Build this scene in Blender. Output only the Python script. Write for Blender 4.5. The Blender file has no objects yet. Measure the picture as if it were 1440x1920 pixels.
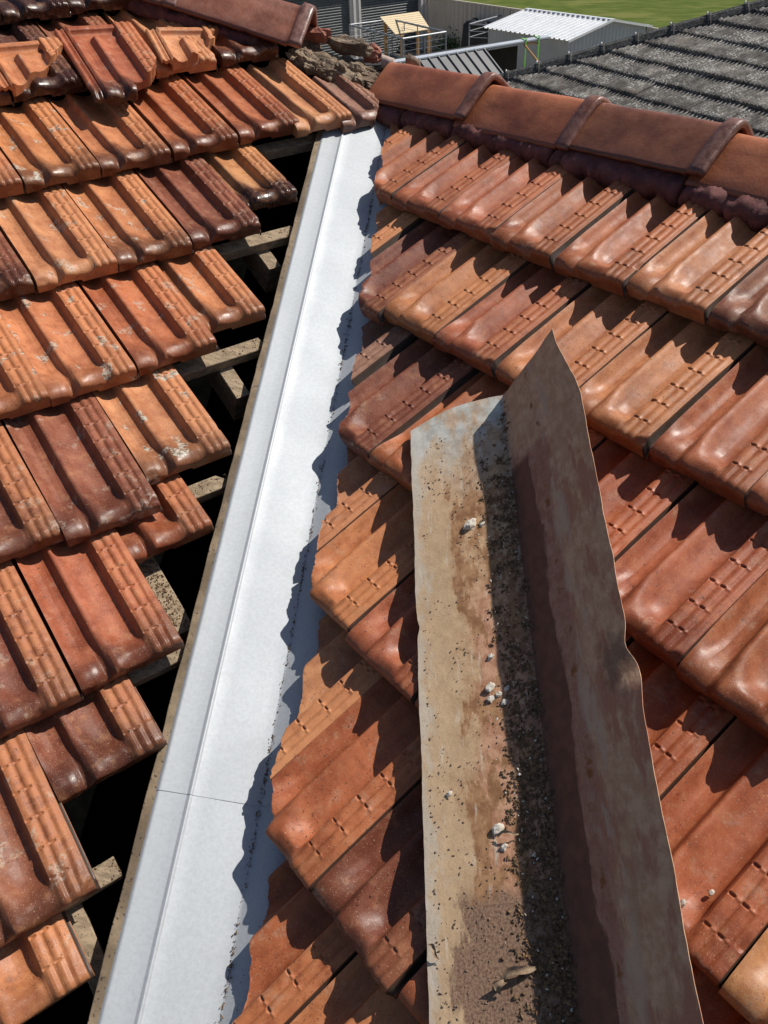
import bpy, math, random
import numpy as np
from mathutils import Matrix, Vector, noise as mnoise

# ------------------------------------------------------------------ camera, sky, sun, exposure
S = bpy.context.scene
COL = S.collection
CAM = Vector((0.4186, -0.9814, 1.3326))
def rotvec(v):
    a = Vector(v); t = a.length
    return Matrix.Rotation(t, 3, a.normalized())
Rm = rotvec((0.6595, -0.1432, -0.0134)) @ Matrix(((1, 0, 0), (0, 0, 1), (0, -1, 0)))   # world -> camera
cd = bpy.data.cameras.new('camera'); cam = bpy.data.objects.new('camera', cd); COL.objects.link(cam)
cd.sensor_fit = 'VERTICAL'; cd.sensor_height = 36.0; cd.lens = 36.0 * 1567.27 / 1920.0
cd.clip_start = 0.05; cd.clip_end = 1500.0
cam.matrix_world = Matrix.Translation(CAM) @ Rm.transposed().to_4x4()
S.camera = cam

SUN_EL, SUN_AZ = math.radians(50.4), math.radians(60.0)
W = bpy.data.worlds.new('World'); S.world = W; W.use_nodes = True
wn = W.node_tree.nodes; wl = W.node_tree.links
sky = wn.new('ShaderNodeTexSky'); sky.sky_type = 'NISHITA'; sky.sun_disc = False
sky.sun_elevation = SUN_EL; sky.sun_rotation = SUN_AZ
wl.new(sky.outputs[0], wn['Background'].inputs[0]); wn['Background'].inputs[1].default_value = 0.072
sd = bpy.data.lights.new('sun', 'SUN'); sun = bpy.data.objects.new('sun', sd); COL.objects.link(sun)
sd.energy = 5.0; sd.angle = math.radians(0.53); sd.color = (1.0, 0.95, 0.87)
SD = Vector((math.cos(SUN_EL) * math.sin(SUN_AZ), math.cos(SUN_EL) * math.cos(SUN_AZ), math.sin(SUN_EL)))
sun.rotation_euler = SD.to_track_quat('Z', 'Y').to_euler()
S.view_settings.view_transform = 'Standard'; S.view_settings.look = 'None'
S.view_settings.exposure = 0.06; S.view_settings.gamma = 1.0

rng = random.Random(7); nr = np.random.RandomState(11)
w = 0.21; g = 0.3327

# ------------------------------------------------------------------ frames of the two roof slopes
def frame(ang, p):
    u = Vector((math.cos(p) * math.cos(ang), math.cos(p) * math.sin(ang), math.sin(p)))
    c = Vector((math.sin(ang), -math.cos(ang), 0.0))
    return c, u, c.cross(u)
cL, uL, nL = frame(math.radians(135) - 0.0254, 0.44747)
cR, uR, nR = frame(math.radians(45) + 0.0253, 0.45371)
vd = nL.cross(nR).normalized()
if vd.y < 0: vd = -vd
P0 = Vector((.016, 0, -.0210))
pL = vd.cross(nL); pL = pL if pL.x < 0 else -pL
pR = vd.cross(nR); pR = pR if pR.x > 0 else -pR
bL, bR, aL, aR = 1.5593, 1.23597, 0.16402, -0.93676
def PL(a, b, h=0.0): return cL * a + uL * b + nL * h
def PR(a, b, h=0.0): return cR * a + uR * b + nR * h
def M4(x, y, z, o):
    return Matrix(((x.x, y.x, z.x, o.x), (x.y, y.y, z.y, o.y), (x.z, y.z, z.z, o.z), (0, 0, 0, 1)))

# ------------------------------------------------------------------ helpers
def lin(r, g_, b):
    f = lambda v: (v / 255 / 12.92) if v / 255 < 0.04045 else ((v / 255 + 0.055) / 1.055) ** 2.4
    return (f(r), f(g_), f(b))
def mesh(name, V, F, mat=None, smooth=True, attrs=None):
    me = bpy.data.meshes.new(name)
    me.from_pydata([tuple(v) for v in V], [], [tuple(f) for f in F])
    if smooth: me.polygons.foreach_set('use_smooth', [True] * len(me.polygons))
    if attrs:
        for k, a in attrs.items():
            at = me.attributes.new(k, 'FLOAT', 'POINT'); at.data.foreach_set('value', np.asarray(a, dtype=np.float32))
    if mat: me.materials.append(mat)
    me.update()
    return me
def link(name, me, parent=None, M=None):
    o = bpy.data.objects.new(name, me); COL.objects.link(o)
    if M is not None: o.matrix_world = M
    if parent is not None: o.parent = parent
    return o
def tag(o, label=None, cat=None, group=None, kind=None):
    if label: o['label'] = label
    if cat: o['category'] = cat
    if group: o['group'] = group
    o['kind'] = kind or 'thing'
    return o
def empty(name, loc=(0, 0, 0)):
    o = bpy.data.objects.new(name, None); COL.objects.link(o); o.location = loc
    o.empty_display_size = 0.1
    return o
class MB:
    def __init__(s): s.V = []; s.F = []
    def box(s, o, x, y, z):           # corner o and three edge vectors
        n = len(s.V)
        for k in range(8):
            s.V.append(o + x * (k & 1) + y * ((k >> 1) & 1) + z * ((k >> 2) & 1))
        s.F += [tuple(n + i for i in f) for f in ((0, 2, 3, 1), (4, 5, 7, 6), (0, 1, 5, 4), (2, 6, 7, 3), (0, 4, 6, 2), (1, 3, 7, 5))]
        return s
    def bar(s, p, q, r, k=8):
        p = Vector(p); q = Vector(q); d = (q - p).normalized()
        a = d.cross(Vector((0, 0, 1)) if abs(d.z) < 0.9 else Vector((1, 0, 0))).normalized(); b = d.cross(a)
        n = len(s.V)
        for e in (p, q):
            for i in range(k):
                t = 2 * math.pi * (i + .5) / k
                s.V.append(e + a * math.cos(t) * r + b * math.sin(t) * r)
        for i in range(k):
            j = (i + 1) % k; s.F.append((n + i, n + j, n + k + j, n + k + i))
        s.F += [tuple(n + i for i in range(k))[::-1], tuple(n + k + i for i in range(k))]
        return s
    def grid(s, P):                    # P[i][j] points
        n = len(s.V); ni = len(P); nj = len(P[0])
        for r in P: s.V += list(r)
        for i in range(ni - 1):
            for j in range(nj - 1):
                a = n + i * nj + j; s.F.append((a, a + 1, a + nj + 1, a + nj))
        return s
    def quad(s, *p):
        n = len(s.V); s.V += list(p); s.F.append(tuple(range(n, n + len(p)))); return s
    def build(s, name, mat, parent=None, smooth=False, bevel=0):
        o = link(name, mesh(name, s.V, s.F, mat, smooth), parent)
        if bevel:
            m = o.modifiers.new('bevel', 'BEVEL'); m.width = bevel; m.segments = 2; m.limit_method = 'ANGLE'
        return o
def sstep(a, b, x):
    t = np.clip((x - a) / (b - a), 0, 1); return t * t * (3 - 2 * t)
def fbm(p, o=4):
    v = 0; a = 1.0; f = 1.0
    for _ in range(o):
        v += a * mnoise.noise(Vector(p) * f); a *= .5; f *= 2.03
    return v

# ------------------------------------------------------------------ materials
class NT:
    def __init__(s, name):
        s.m = bpy.data.materials.new(name); s.m.use_nodes = True
        s.t = s.m.node_tree; s.n = s.t.nodes; s.b = s.n['Principled BSDF']
    def new(s, t, **k):
        n = s.n.new(t)
        for a, v in k.items(): setattr(n, a, v)
        return n
    def put(s, sock, v):
        if isinstance(v, bpy.types.NodeSocket): s.t.links.new(v, sock)
        elif v is not None:
            if isinstance(v, (tuple, list)) and len(v) == 3 and sock.type == 'RGBA': v = (*v, 1)
            sock.default_value = v
    def math(s, op, a, b=None, c=None):
        n = s.new('ShaderNodeMath', operation=op); s.put(n.inputs[0], a)
        if b is not None: s.put(n.inputs[1], b)
        if c is not None: s.put(n.inputs[2], c)
        return n.outputs[0]
    def mix(s, f, a, b, mode='MIX'):
        n = s.new('ShaderNodeMix', data_type='RGBA', blend_type=mode)
        s.put(n.inputs[0], f); s.put(n.inputs[6], a); s.put(n.inputs[7], b); return n.outputs[2]
    def ramp(s, v, a, b, lo=0., hi=1.):
        n = s.new('ShaderNodeMapRange', interpolation_type='SMOOTHSTEP')
        s.put(n.inputs[0], v); s.put(n.inputs[1], a); s.put(n.inputs[2], b); s.put(n.inputs[3], lo); s.put(n.inputs[4], hi)
        return n.outputs[0]
    def noise(s, co, sc, det=4., rough=.55):
        n = s.new('ShaderNodeTexNoise'); s.put(n.inputs['Vector'], co); s.put(n.inputs['Scale'], sc)
        s.put(n.inputs['Detail'], det); s.put(n.inputs['Roughness'], rough); return n.outputs[0]
    def vor(s, co, sc):
        n = s.new('ShaderNodeTexVoronoi'); s.put(n.inputs['Vector'], co); s.put(n.inputs['Scale'], sc); return n.outputs[0]
    def attr(s, name, kind='GEOMETRY', out='Fac'):
        n = s.new('ShaderNodeAttribute', attribute_name=name, attribute_type=kind); return n.outputs[out]
    def scale(s, co, v):
        n = s.new('ShaderNodeVectorMath', operation='MULTIPLY'); s.put(n.inputs[0], co); s.put(n.inputs[1], v); return n.outputs[0]
    def coords(s, rand=False):
        co = s.new('ShaderNodeTexCoord').outputs['Object']
        if rand:
            oi = s.new('ShaderNodeObjectInfo'); s.oi = oi
            n = s.new('ShaderNodeVectorMath', operation='MULTIPLY_ADD')
            s.put(n.inputs[0], oi.outputs['Random']); s.put(n.inputs[1], (37., 61., 19.)); s.put(n.inputs[2], co); co = n.outputs[0]
        return co
    def bump(s, h, st, dist=.002, prev=None):
        n = s.new('ShaderNodeBump'); s.put(n.inputs['Strength'], st); s.put(n.inputs['Distance'], dist); s.put(n.inputs['Height'], h)
        if prev is not None: s.put(n.inputs['Normal'], prev)
        return n.outputs[0]
    def out(s, color=None, rough=None, metal=None, normal=None, spec=None, coat=None):
        if color is not None: s.put(s.b.inputs['Base Color'], color)
        if rough is not None: s.put(s.b.inputs['Roughness'], rough)
        if metal is not None: s.put(s.b.inputs['Metallic'], metal)
        if normal is not None: s.put(s.b.inputs['Normal'], normal)
        if spec is not None: s.put(s.b.inputs['Specular IOR Level'], spec)
        if coat is not None: s.put(s.b.inputs['Coat Weight'], coat)
        return s.m

def clay_material(name):
    t = NT(name); co = t.coords(True); base = t.oi.outputs['Color']
    tb = t.attr('tb'); tu = t.attr('tu'); nose = t.attr('nose', 'OBJECT'); band = t.attr('band', 'OBJECT')
    lich = t.attr('lichen', 'OBJECT')
    big = t.noise(co, 9., 7., .72); mid = t.noise(co, 38., 4., .6); fine = t.noise(co, 210., 3., .6)
    streak = t.noise(t.scale(co, (55., 5., 20.)), 1., 4., .6)
    col = t.mix(t.ramp(big, .34, .66), t.mix(1., base, (.70, .61, .58), 'MULTIPLY'), t.mix(1., base, (1.10, 1.14, 1.14), 'MULTIPLY'))
    col = t.mix(t.ramp(streak, .45, .75, 0., .45), col, t.mix(1., base, (.62, .5, .46), 'MULTIPLY'))
    # interlock band keeps the paler bare clay
    bf = t.math('MULTIPLY', t.ramp(tu, .655, .70), t.math('MULTIPLY', band, .6))
    col = t.mix(t.math('MULTIPLY', bf, t.ramp(mid, .25, .6, .45, 1.)), col, (.51, .19, .072))
    # burnt glaze at the nose
    edge = t.math('ADD', tb, t.math('MULTIPLY_ADD', big, .16, -.08))
    nf = t.math('MULTIPLY', t.math('ADD', t.math('MULTIPLY', t.ramp(edge, .115, .012), .8), t.ramp(edge, .26, .06, 0., .2)), nose)
    col = t.mix(nf, col, (.040, .0135, .0085))
    # darker colour in the slot of the side joint
    jf = t.math('MULTIPLY', t.ramp(tu, .966, .976), t.ramp(tu, .999, .993))
    # paler dusting, soot specks and lichen
    col = t.mix(t.ramp(mid, .50, .78, 0., .35), col, (.50, .235, .105))
    col = t.mix(t.ramp(mid, .48, .28, 0., .45), col, t.mix(1., base, (.5, .42, .40), 'MULTIPLY'))
    col = t.mix(t.ramp(t.noise(co, 16., 5., .7), .60, .78, 0., .45), col, (.12, .05, .035))
    sp = t.math('MULTIPLY', t.ramp(t.noise(co, 330., 3., .6), .60, .68), t.ramp(t.noise(co, 14., 4., .6), .42, .60, .15, 1.))
    col = t.mix(sp, col, (.035, .022, .016))
    dk = t.math('MULTIPLY', t.ramp(t.noise(co, 130., 4., .6), .665, .70), t.ramp(t.noise(co, 11., 3., .6), .42, .58, .3, 1.))
    col = t.mix(dk, col, (.05, .03, .022))
    sp2 = t.math('MULTIPLY', t.ramp(t.noise(t.scale(co, (1.3, 1., 1.)), 420., 1., .5), .68, .72), .6)
    col = t.mix(sp2, col, (.52, .36, .25))
    lf = t.math('MULTIPLY', t.math('MULTIPLY', t.ramp(t.noise(co, 19., 3., .5), .60, .65), t.ramp(t.noise(co, 150., 3., .7), .40, .54)), lich)
    col = t.mix(lf, col, t.mix(t.ramp(t.noise(co, 95., 3., .6), .52, .60), (.42, .39, .32), (.06, .055, .045)))
    col = t.mix(jf, col, (.045, .028, .020))
    rough = t.math('ADD', t.ramp(mid, .3, .75, .43, .66), t.math('MULTIPLY', nf, -.20))
    rough = t.math('ADD', rough, t.math('MULTIPLY', bf, .12))
    nrm = t.bump(t.noise(co, 420., 3., .6), .22, .0010); nrm = t.bump(t.noise(co, 60., 4., .6), .12, .003, nrm)
    return t.out(col, rough, None, nrm, .36)
CLAY = clay_material('fired_clay')

def cap_material():
    t = NT('ridge_clay'); co = t.coords(True); base = t.oi.outputs['Color']; tb = t.attr('tb'); tu = t.attr('tu')
    big = t.noise(co, 7., 5., .6); mid = t.noise(co, 45., 4., .6)
    st = t.noise(t.scale(co, (30., 4., 30.)), 1., 4., .6)
    col = t.mix(t.ramp(big, .35, .65), t.mix(1., base, (.6, .52, .5), 'MULTIPLY'), t.mix(1., base, (1.1, 1.12, 1.1), 'MULTIPLY'))
    col = t.mix(t.ramp(st, .5, .75, 0., .5), col, t.mix(1., base, (.5, .42, .4), 'MULTIPLY'))
    low = t.math('ADD', tu, t.math('MULTIPLY_ADD', big, .5, -.25))
    col = t.mix(t.ramp(low, .70, 1.05, 0., .7), col, (.10, .032, .022))      # weather stain along the skirts
    col = t.mix(t.ramp(tb, .5, .8, 0., .8), col, t.mix(t.ramp(mid, .35, .6), (.10, .045, .036), (.20, .10, .08)))
    col = t.mix(t.ramp(t.noise(co, 300., 2.), .66, .7, 0., .8), col, (.04, .02, .015))
    nrm = t.bump(t.noise(co, 160., 3.), .3, .0012); nrm = t.bump(mid, .3, .003, nrm)
    return t.out(col, t.ramp(mid, .3, .7, .33, .55), None, nrm, .5)
CAPM = cap_material()

def simple(name, c1, c2, sc=20., rough=.8, bs=.4, bd=.003, metal=0., speck=None, c3=None, stretch=None, rand=False):
    t = NT(name); co = t.coords(rand)
    cs = t.scale(co, stretch) if stretch else co
    n = t.noise(cs, sc, 6., .65); col = t.mix(t.ramp(n, .35, .65), c1, c2)
    if c3: col = t.mix(t.ramp(t.noise(cs, sc * .31, 5., .6), .52, .66), col, c3)
    if speck: col = t.mix(t.ramp(t.noise(co, speck[0], 2.), .62, .67, 0., .9), col, speck[1])
    nrm = t.bump(t.noise(cs, sc * 2.5, 5., .65), bs, bd)
    return t.out(col, rough, metal, nrm)
TIMBER = simple('weathered_timber', (.20, .145, .09), (.36, .27, .175), 9., .85, .5, .002, speck=(260., (.03, .02, .015)), stretch=(1., 9., 9.), rand=True)
TIMBERV = simple('valley_timber', (.12, .085, .05), (.24, .175, .11), 12., .85, .6, .003, speck=(160., (.03, .02, .015)), c3=(.10, .07, .045))
MORTAR = simple('old_mortar', (.095, .066, .045), (.30, .225, .155), 16., .95, 1., .008, speck=(90., (.10, .07, .05)), c3=(.20, .13, .085))
POINTING = simple('red_pointing', (.085, .026, .024), (.19, .065, .055), 20., .8, .7, .004, c3=(.13, .04, .045))
VOIDSHADE = simple('void_shade', (.0015, .0015, .0015), (.003, .003, .003), 20., 1., .1); VOIDSHADE.node_tree.nodes['Principled BSDF'].inputs['Specular IOR Level'].default_value = 0.  # near-black colour painted for the shade inside the roof
BRICKRED = simple('red_chunk', (.24, .075, .05), (.36, .14, .09), 30., .85, .6, .003, speck=(200., (.2, .15, .12)))
GREYSHEET = simple('grey_steel', (.085, .09, .095), (.10, .105, .11), 3., .5, .05)
WHITESTEEL = simple('white_steel', (.66, .68, .70), (.74, .75, .76), 3., .4, .05)
DARKSLAT = simple('dark_roller_slat', (.075, .085, .09), (.095, .105, .11), 2., .45, .05)
TAUPE = simple('taupe_steel', (.58, .54, .50), (.64, .60, .56), 2., .5, .05)
FENCE = simple('fence_steel', (.72, .62, .50), (.78, .67, .55), 1.5, .6, .05)
GALV = simple('galvanised_tube', (.22, .235, .25), (.32, .335, .35), 14., .5, .1, .001, metal=.3)
PINE = simple('fresh_pine', (.62, .48, .28), (.74, .61, .40), 5., .7, .2, .002, stretch=(1., 10., 10.))
TREATED = simple('orange_timber', (.45, .24, .08), (.55, .31, .12), 5., .7, .2)
TARP = simple('black_tarp', (.012, .013, .015), (.03, .032, .036), 3., .45, .6, .03)
STRAP = simple('green_strap', (.16, .55, .06), (.22, .65, .10), 20., .6, .1)
GRASS = simple('lawn_grass', (.062, .092, .016), (.115, .14, .032), .9, .95, .8, .03, c3=(.15, .155, .045), stretch=(1., 2.4, 1.)); GRASS.node_tree.nodes['Principled BSDF'].inputs['Specular IOR Level'].default_value = .05
YARD = simple('yard_ground', (.16, .14, .11), (.24, .21, .17), 1.2, .95, .5, .02, c3=(.12, .13, .06))
LEAFM = simple('shrub_leaf', (.06, .10, .03), (.12, .16, .05), 12., .6, .1, rand=True)
STONE = simple('pale_stone', (.45, .40, .33), (.66, .61, .53), 60., .9, .4, .001, rand=True)
CRUMB = simple('dark_crumbs', (.070, .040, .021), (.24, .145, .075), 170., .95, .2, .001, c3=(.10, .056, .028))
LEAFLIT = simple('dry_bark', (.20, .13, .08), (.36, .26, .17), 40., .9, .4, .001)
WALLM = simple('brick_wall', (.24, .13, .10), (.32, .19, .15), 8., .9, .3)

def metal_new():
    t = NT('new_zincalume'); co = t.coords()
    n1 = t.noise(co, 130., 4., .6); n2 = t.noise(co, 5., 3., .5); v = t.vor(co, 210.)
    col = t.mix(t.ramp(n1, .3, .7), (.39, .415, .44), (.435, .46, .485))
    col = t.mix(t.ramp(v, .1, .7, 0., .14), col, (.56, .58, .60))
    col = t.mix(t.ramp(n2, .5, .72, 0., .10), col, (.38, .40, .42))
    col = t.mix(t.ramp(t.noise(co, 330., 2.), .70, .73, 0., .6), col, (.30, .28, .25))
    sm = t.noise(t.scale(co, (3., 9., 3.)), 1.6, 6., .7)
    col = t.mix(t.ramp(sm, .54, .70, 0., .22), col, (.33, .335, .335))
    nrm = t.bump(n1, .05, .0006)
    return t.out(col, t.ramp(n2, .3, .7, .58, .66), .42, nrm)
ZINC = metal_new()

def metal_old():
    t = NT('rusty_old_sheet'); co = t.coords(); fs = t.attr('fs'); ft = t.attr('ft')
    st = t.new('ShaderNodeCombineXYZ'); t.put(st.inputs[0], fs); t.put(st.inputs[1], ft); uv = st.outputs[0]
    lo = t.noise(t.scale(uv, (5., 14., 1.)), 1., 6., .65); md = t.noise(uv, 38., 6., .65); fi = t.noise(uv, 240., 4., .65)
    st2 = t.noise(t.scale(uv, (9., 60., 1.)), 1., 5., .6)
    top = t.ramp(t.math('ADD', fs, t.math('MULTIPLY_ADD', lo, .5, -.25)), .30, .56)
    # left wing: dusty tan with rust tongues and pale bare zinc
    bl = t.noise(t.scale(uv, (6., 13., 1.)), 1.6, 7., .68); bl2 = t.noise(t.scale(uv, (4., 9., 1.)), 2.3, 7., .7)
    w1 = t.math('ADD', ft, t.math('MULTIPLY_ADD', bl, .16, -.08))
    L = t.mix(t.ramp(md, .32, .68), (.38, .22, .115), (.58, .385, .225))
    L = t.mix(t.ramp(t.noise(uv, 70., 6., .75), .45, .65, 0., .6), L, (.33, .18, .10))
    L = t.mix(t.ramp(w1, -.10, -.16, 0., .6), L, (.58, .42, .26))
    pk = t.math('MULTIPLY', t.ramp(w1, -.125, -.095), t.ramp(t.math('ADD', fs, t.math('MULTIPLY_ADD', bl2, .3, -.15)), .16, .02))
    L = t.mix(t.math('MULTIPLY', pk, t.ramp(fi, .25, .6, .55, .95)), L, t.mix(t.ramp(md, .4, .6), (.38, .175, .10), (.55, .30, .19)))
    ru = t.math('MULTIPLY', t.math('MULTIPLY', t.ramp(bl2, .50, .52), t.ramp(w1, -.135, -.12)), t.ramp(fs, .40, .30))
    L = t.mix(ru, L, t.mix(t.ramp(md, .38, .62), (.25, .12, .055), (.40, .22, .11)))
    L = t.mix(t.math('MULTIPLY', t.ramp(st2, .60, .68), .55), L, (.66, .585, .47))
    L = t.mix(t.math('MULTIPLY', t.ramp(t.math('ADD', fs, t.math('MULTIPLY_ADD', bl, .12, -.06)), -.41, -.44), t.ramp(w1, -.175, -.155)), L, t.mix(t.ramp(fi, .35, .65), (.15, .085, .055), (.32, .20, .13)))
    L = t.mix(t.math('MULTIPLY', t.ramp(ft, -.03, -.005), .5), L, (.20, .115, .075))
    L = t.mix(t.math('MULTIPLY', top, t.ramp(bl2, .58, .42, .25, 1.)), L, t.mix(t.ramp(md, .35, .65), (.40, .40, .36), (.56, .56, .52)))
    L = t.mix(t.math('MULTIPLY', t.ramp(w1, -.185, -.21), .5), L, (.54, .52, .46))
    # right wing: maroon band beside the fold paints in a reflected shadow, red margin, grey brown metal
    R = t.mix(t.ramp(md, .35, .65), (.50, .28, .165), (.64, .41, .26))
    R = t.mix(t.ramp(t.noise(t.scale(uv, (5., 11., 1.)), 2., 6., .7), .52, .66, 0., .7), R, (.42, .24, .14))
    R = t.mix(t.ramp(st2, .5, .7, 0., .6), R, (.42, .25, .15))
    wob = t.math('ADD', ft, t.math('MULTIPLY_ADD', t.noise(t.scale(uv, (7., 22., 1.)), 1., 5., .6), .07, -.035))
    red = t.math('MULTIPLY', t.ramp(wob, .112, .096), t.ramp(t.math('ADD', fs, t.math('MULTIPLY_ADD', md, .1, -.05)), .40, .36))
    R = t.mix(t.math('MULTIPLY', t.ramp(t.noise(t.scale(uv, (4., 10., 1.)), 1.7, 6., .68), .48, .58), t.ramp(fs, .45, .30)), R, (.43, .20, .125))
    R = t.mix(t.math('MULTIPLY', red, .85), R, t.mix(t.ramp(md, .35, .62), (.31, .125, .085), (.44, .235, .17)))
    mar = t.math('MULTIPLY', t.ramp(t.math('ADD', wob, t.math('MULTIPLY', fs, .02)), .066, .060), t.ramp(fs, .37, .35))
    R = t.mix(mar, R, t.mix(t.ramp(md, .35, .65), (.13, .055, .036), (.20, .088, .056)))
    pale = t.math('MULTIPLY', t.math('MULTIPLY', t.ramp(wob, .088, .10), t.ramp(wob, .145, .125)), t.ramp(t.noise(t.scale(uv, (6., 20., 1.)), 1.3, 4., .6), .50, .56))
    R = t.mix(t.math('MULTIPLY', pale, .7), R, (.50, .37, .27))
    R = t.mix(t.math('MULTIPLY', t.math('MULTIPLY', t.ramp(wob, .075, .085), t.ramp(wob, .105, .09)), t.ramp(md, .5, .65)), R, (.26, .10, .035))
    kd = t.math('POWER', t.math('ADD', t.math('POWER', t.math('MULTIPLY', t.math('ADD', fs, .135), 16.), 2.), t.math('POWER', t.math('MULTIPLY', t.math('ADD', ft, -.178), 26.), 2.)), .5)
    R = t.mix(t.math('MULTIPLY', t.ramp(t.math('ADD', kd, t.math('MULTIPLY_ADD', md, 1.6, -.8)), 1., .35), .6), R, (.11, .065, .045))
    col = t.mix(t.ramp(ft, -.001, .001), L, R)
    col = t.mix(t.ramp(fi, .62, .70, 0., .75), col, (.10, .06, .045))
    col = t.mix(t.ramp(t.noise(uv, 95., 4., .7), .64, .72, 0., .6), col, (.14, .085, .06))
    nrm = t.bump(fi, .35, .001); nrm = t.bump(md, .4, .003, nrm)
    return t.out(col, t.ramp(md, .3, .7, .62, .88), 0., nrm, .35)
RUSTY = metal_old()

def lichen_tile():
    t = NT('weathered_concrete_tile'); co = t.coords()
    n = t.noise(co, 7., 6., .7); f = t.noise(co, 42., 5., .7); tv = t.attr('tv')
    col = t.mix(t.ramp(n, .3, .7), (.070, .066, .060), (.225, .21, .19))
    col = t.mix(1., col, t.mix(tv, (.72, .70, .68), (1.25, 1.2, 1.15)), 'MULTIPLY')
    col = t.mix(t.ramp(t.noise(co, 2.6, 5., .7), .55, .68, 0., .5), col, (.17, .125, .10))
    col = t.mix(t.math('MULTIPLY', t.ramp(f, .50, .60), t.ramp(t.noise(co, 3.5, 4., .6), .40, .60)), col, (.48, .47, .44))
    col = t.mix(t.ramp(t.noise(co, 26., 5., .7), .56, .66, 0., .85), col, (.028, .027, .025))
    return t.out(col, .9, 0., t.bump(f, .6, .01))
NTILE = lichen_tile()
NCAP = simple('mossy_cap', (.022, .022, .021), (.075, .073, .068), 14., .9, .7, .01, speck=(60., (.3, .3, .28)))

# ------------------------------------------------------------------ the clay tile
UC = np.array([0, .03, .08, .14, .20, .245, .262, .278, .296, .315, .345, .39, .45, .53, .60, .645, .662, .676, .695, .72, .742, .757, .775, .792, .805, .822, .842, .857, .872, .889, .902, .918, .930, .942, .953, .964, .974, .977, 1.])
UP = np.array([-2.5, -6.5, -16.5, -22.5, -22, -18.5, -14, -6.5, -1.2, 0, -2.2, -8.5, -15.5, -21.5, -22.5, -19, -14, -6, 1.0, 2.6, 2.4, 1.2, -.8, -.7, 1.2, 2.6, 2.2, .9, -1.0, -.8, .9, 1.6, .8, -1.4, -2.0, -2.2, -4.0, -30, -31]) * .001
NCU = np.array([0, .03, .07, .11, .15, .19, .225, .25, .275, .305, .335, .37, .41, .46, .52, .57, .62, .66, .69, .72, .745, .775, .805, .83, .866, .90, .93, .955, .974, .977, 1.])
NCP = np.array([-6, -5, -5, -6.5, -7, -9, -13, -16.5, -14, -6, -.5, .8, -.6, -3.2, -5.6, -6.2, -5.8, -6.2, -4, .6, 1.4, -2.6, .4, 1.6, -2.6, .6, -.8, -2.0, -4, -31, -31]) * .001
BARS = [.052 + .0545 * k for k in range(6)]
US = np.unique(np.concatenate([np.linspace(0, 1, 22), UC, [.228, .287, .305, .330, .367, .42, .49, .565, .625, .669, .685, .690, .699, .707, .731, .746, .751, .766, .783, .796, .801, .832, .845, .851, .864]]))
BS = [0, .0006, .002, .0042, .0072, .011, .0155, .021, .028, .035, .042, .05, .06, .072, .086, .102, .12, .14, .165, .19, .22, .25, .28, .31, .335, .36, .385]
for b_ in BARS: BS += [b_ - .007, b_ - .0044, b_ - .0030, b_ - .0019, b_ - .0005, b_ + .0006, b_ + .0017, b_ + .004, b_ + .008]
BS = np.unique(np.round(BS, 4))
DEEP = [1.0]
def tile_top(U, B):
    P = np.interp(U, UC, UP); P = np.where((U < .675) & (P < 0), P * DEEP[0], P); N = np.interp(U, NCU, NCP)
    t = sstep(np.interp(U, [0, .22, .36, .48, .66, 1], [.11, .105, .09, .074, .066, .075]), .026, B)
    flare = sstep(.115, .035, B) * np.exp(-((U - (.36 + .9 * np.clip(.09 - B, 0, .07))) / .055) ** 2) * .0075
    rim = .0022 * np.exp(-((B - .027) / .009) ** 2) * sstep(.40, .47, U) * sstep(.67, .63, U)
    body = .042 - .150 * (B - .03) + P * (1 - t) + N * t + flare * (1 - t) + rim
    inb = sstep(.668, .69, U) * sstep(.90, .885, U)
    grv = np.exp(-((U - .783) / .022) ** 2) + .55 * np.exp(-((U - .866) / .02) ** 2) + .25
    rib = np.minimum(1, np.exp(-((U - .722) / .026) ** 4) + np.exp(-((U - .822) / .026) ** 4))
    for b_ in BARS:
        d = B - b_
        k_ = (1 - t * .6)
        body = body + inb * .0017 * (1 - rib) * np.exp(-(d / .0028) ** 2) * k_
        body = body - inb * .0034 * rib * sstep(-.0042, -.0020, d) * sstep(.0016, .0006, d) * k_
    rr = np.interp(U, [0, .235, .34, .43, .62, .70, 1], [.034, .044, .024, .030, .032, .018, .014])
    x = np.clip((rr - B) / rr, 0, 1)
    return body - np.interp(U, [0, .12, .235, .35, .5, .62, .70, 1], [.018, .020, .022, .013, .019, .020, .013, .012]) * (1 - np.sqrt(np.maximum(0, 1 - x * x)))
def tile_bottom(U, B, top):
    notch = .009 * sstep(.195, .205, U) * sstep(.53, .52, U)
    f = np.clip(B / .035, 0, 1)
    inner = .042 - .150 * (np.maximum(B, .03) - .03) - .045
    return np.minimum(notch * (1 - f) + inner * f, top - .004)
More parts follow.
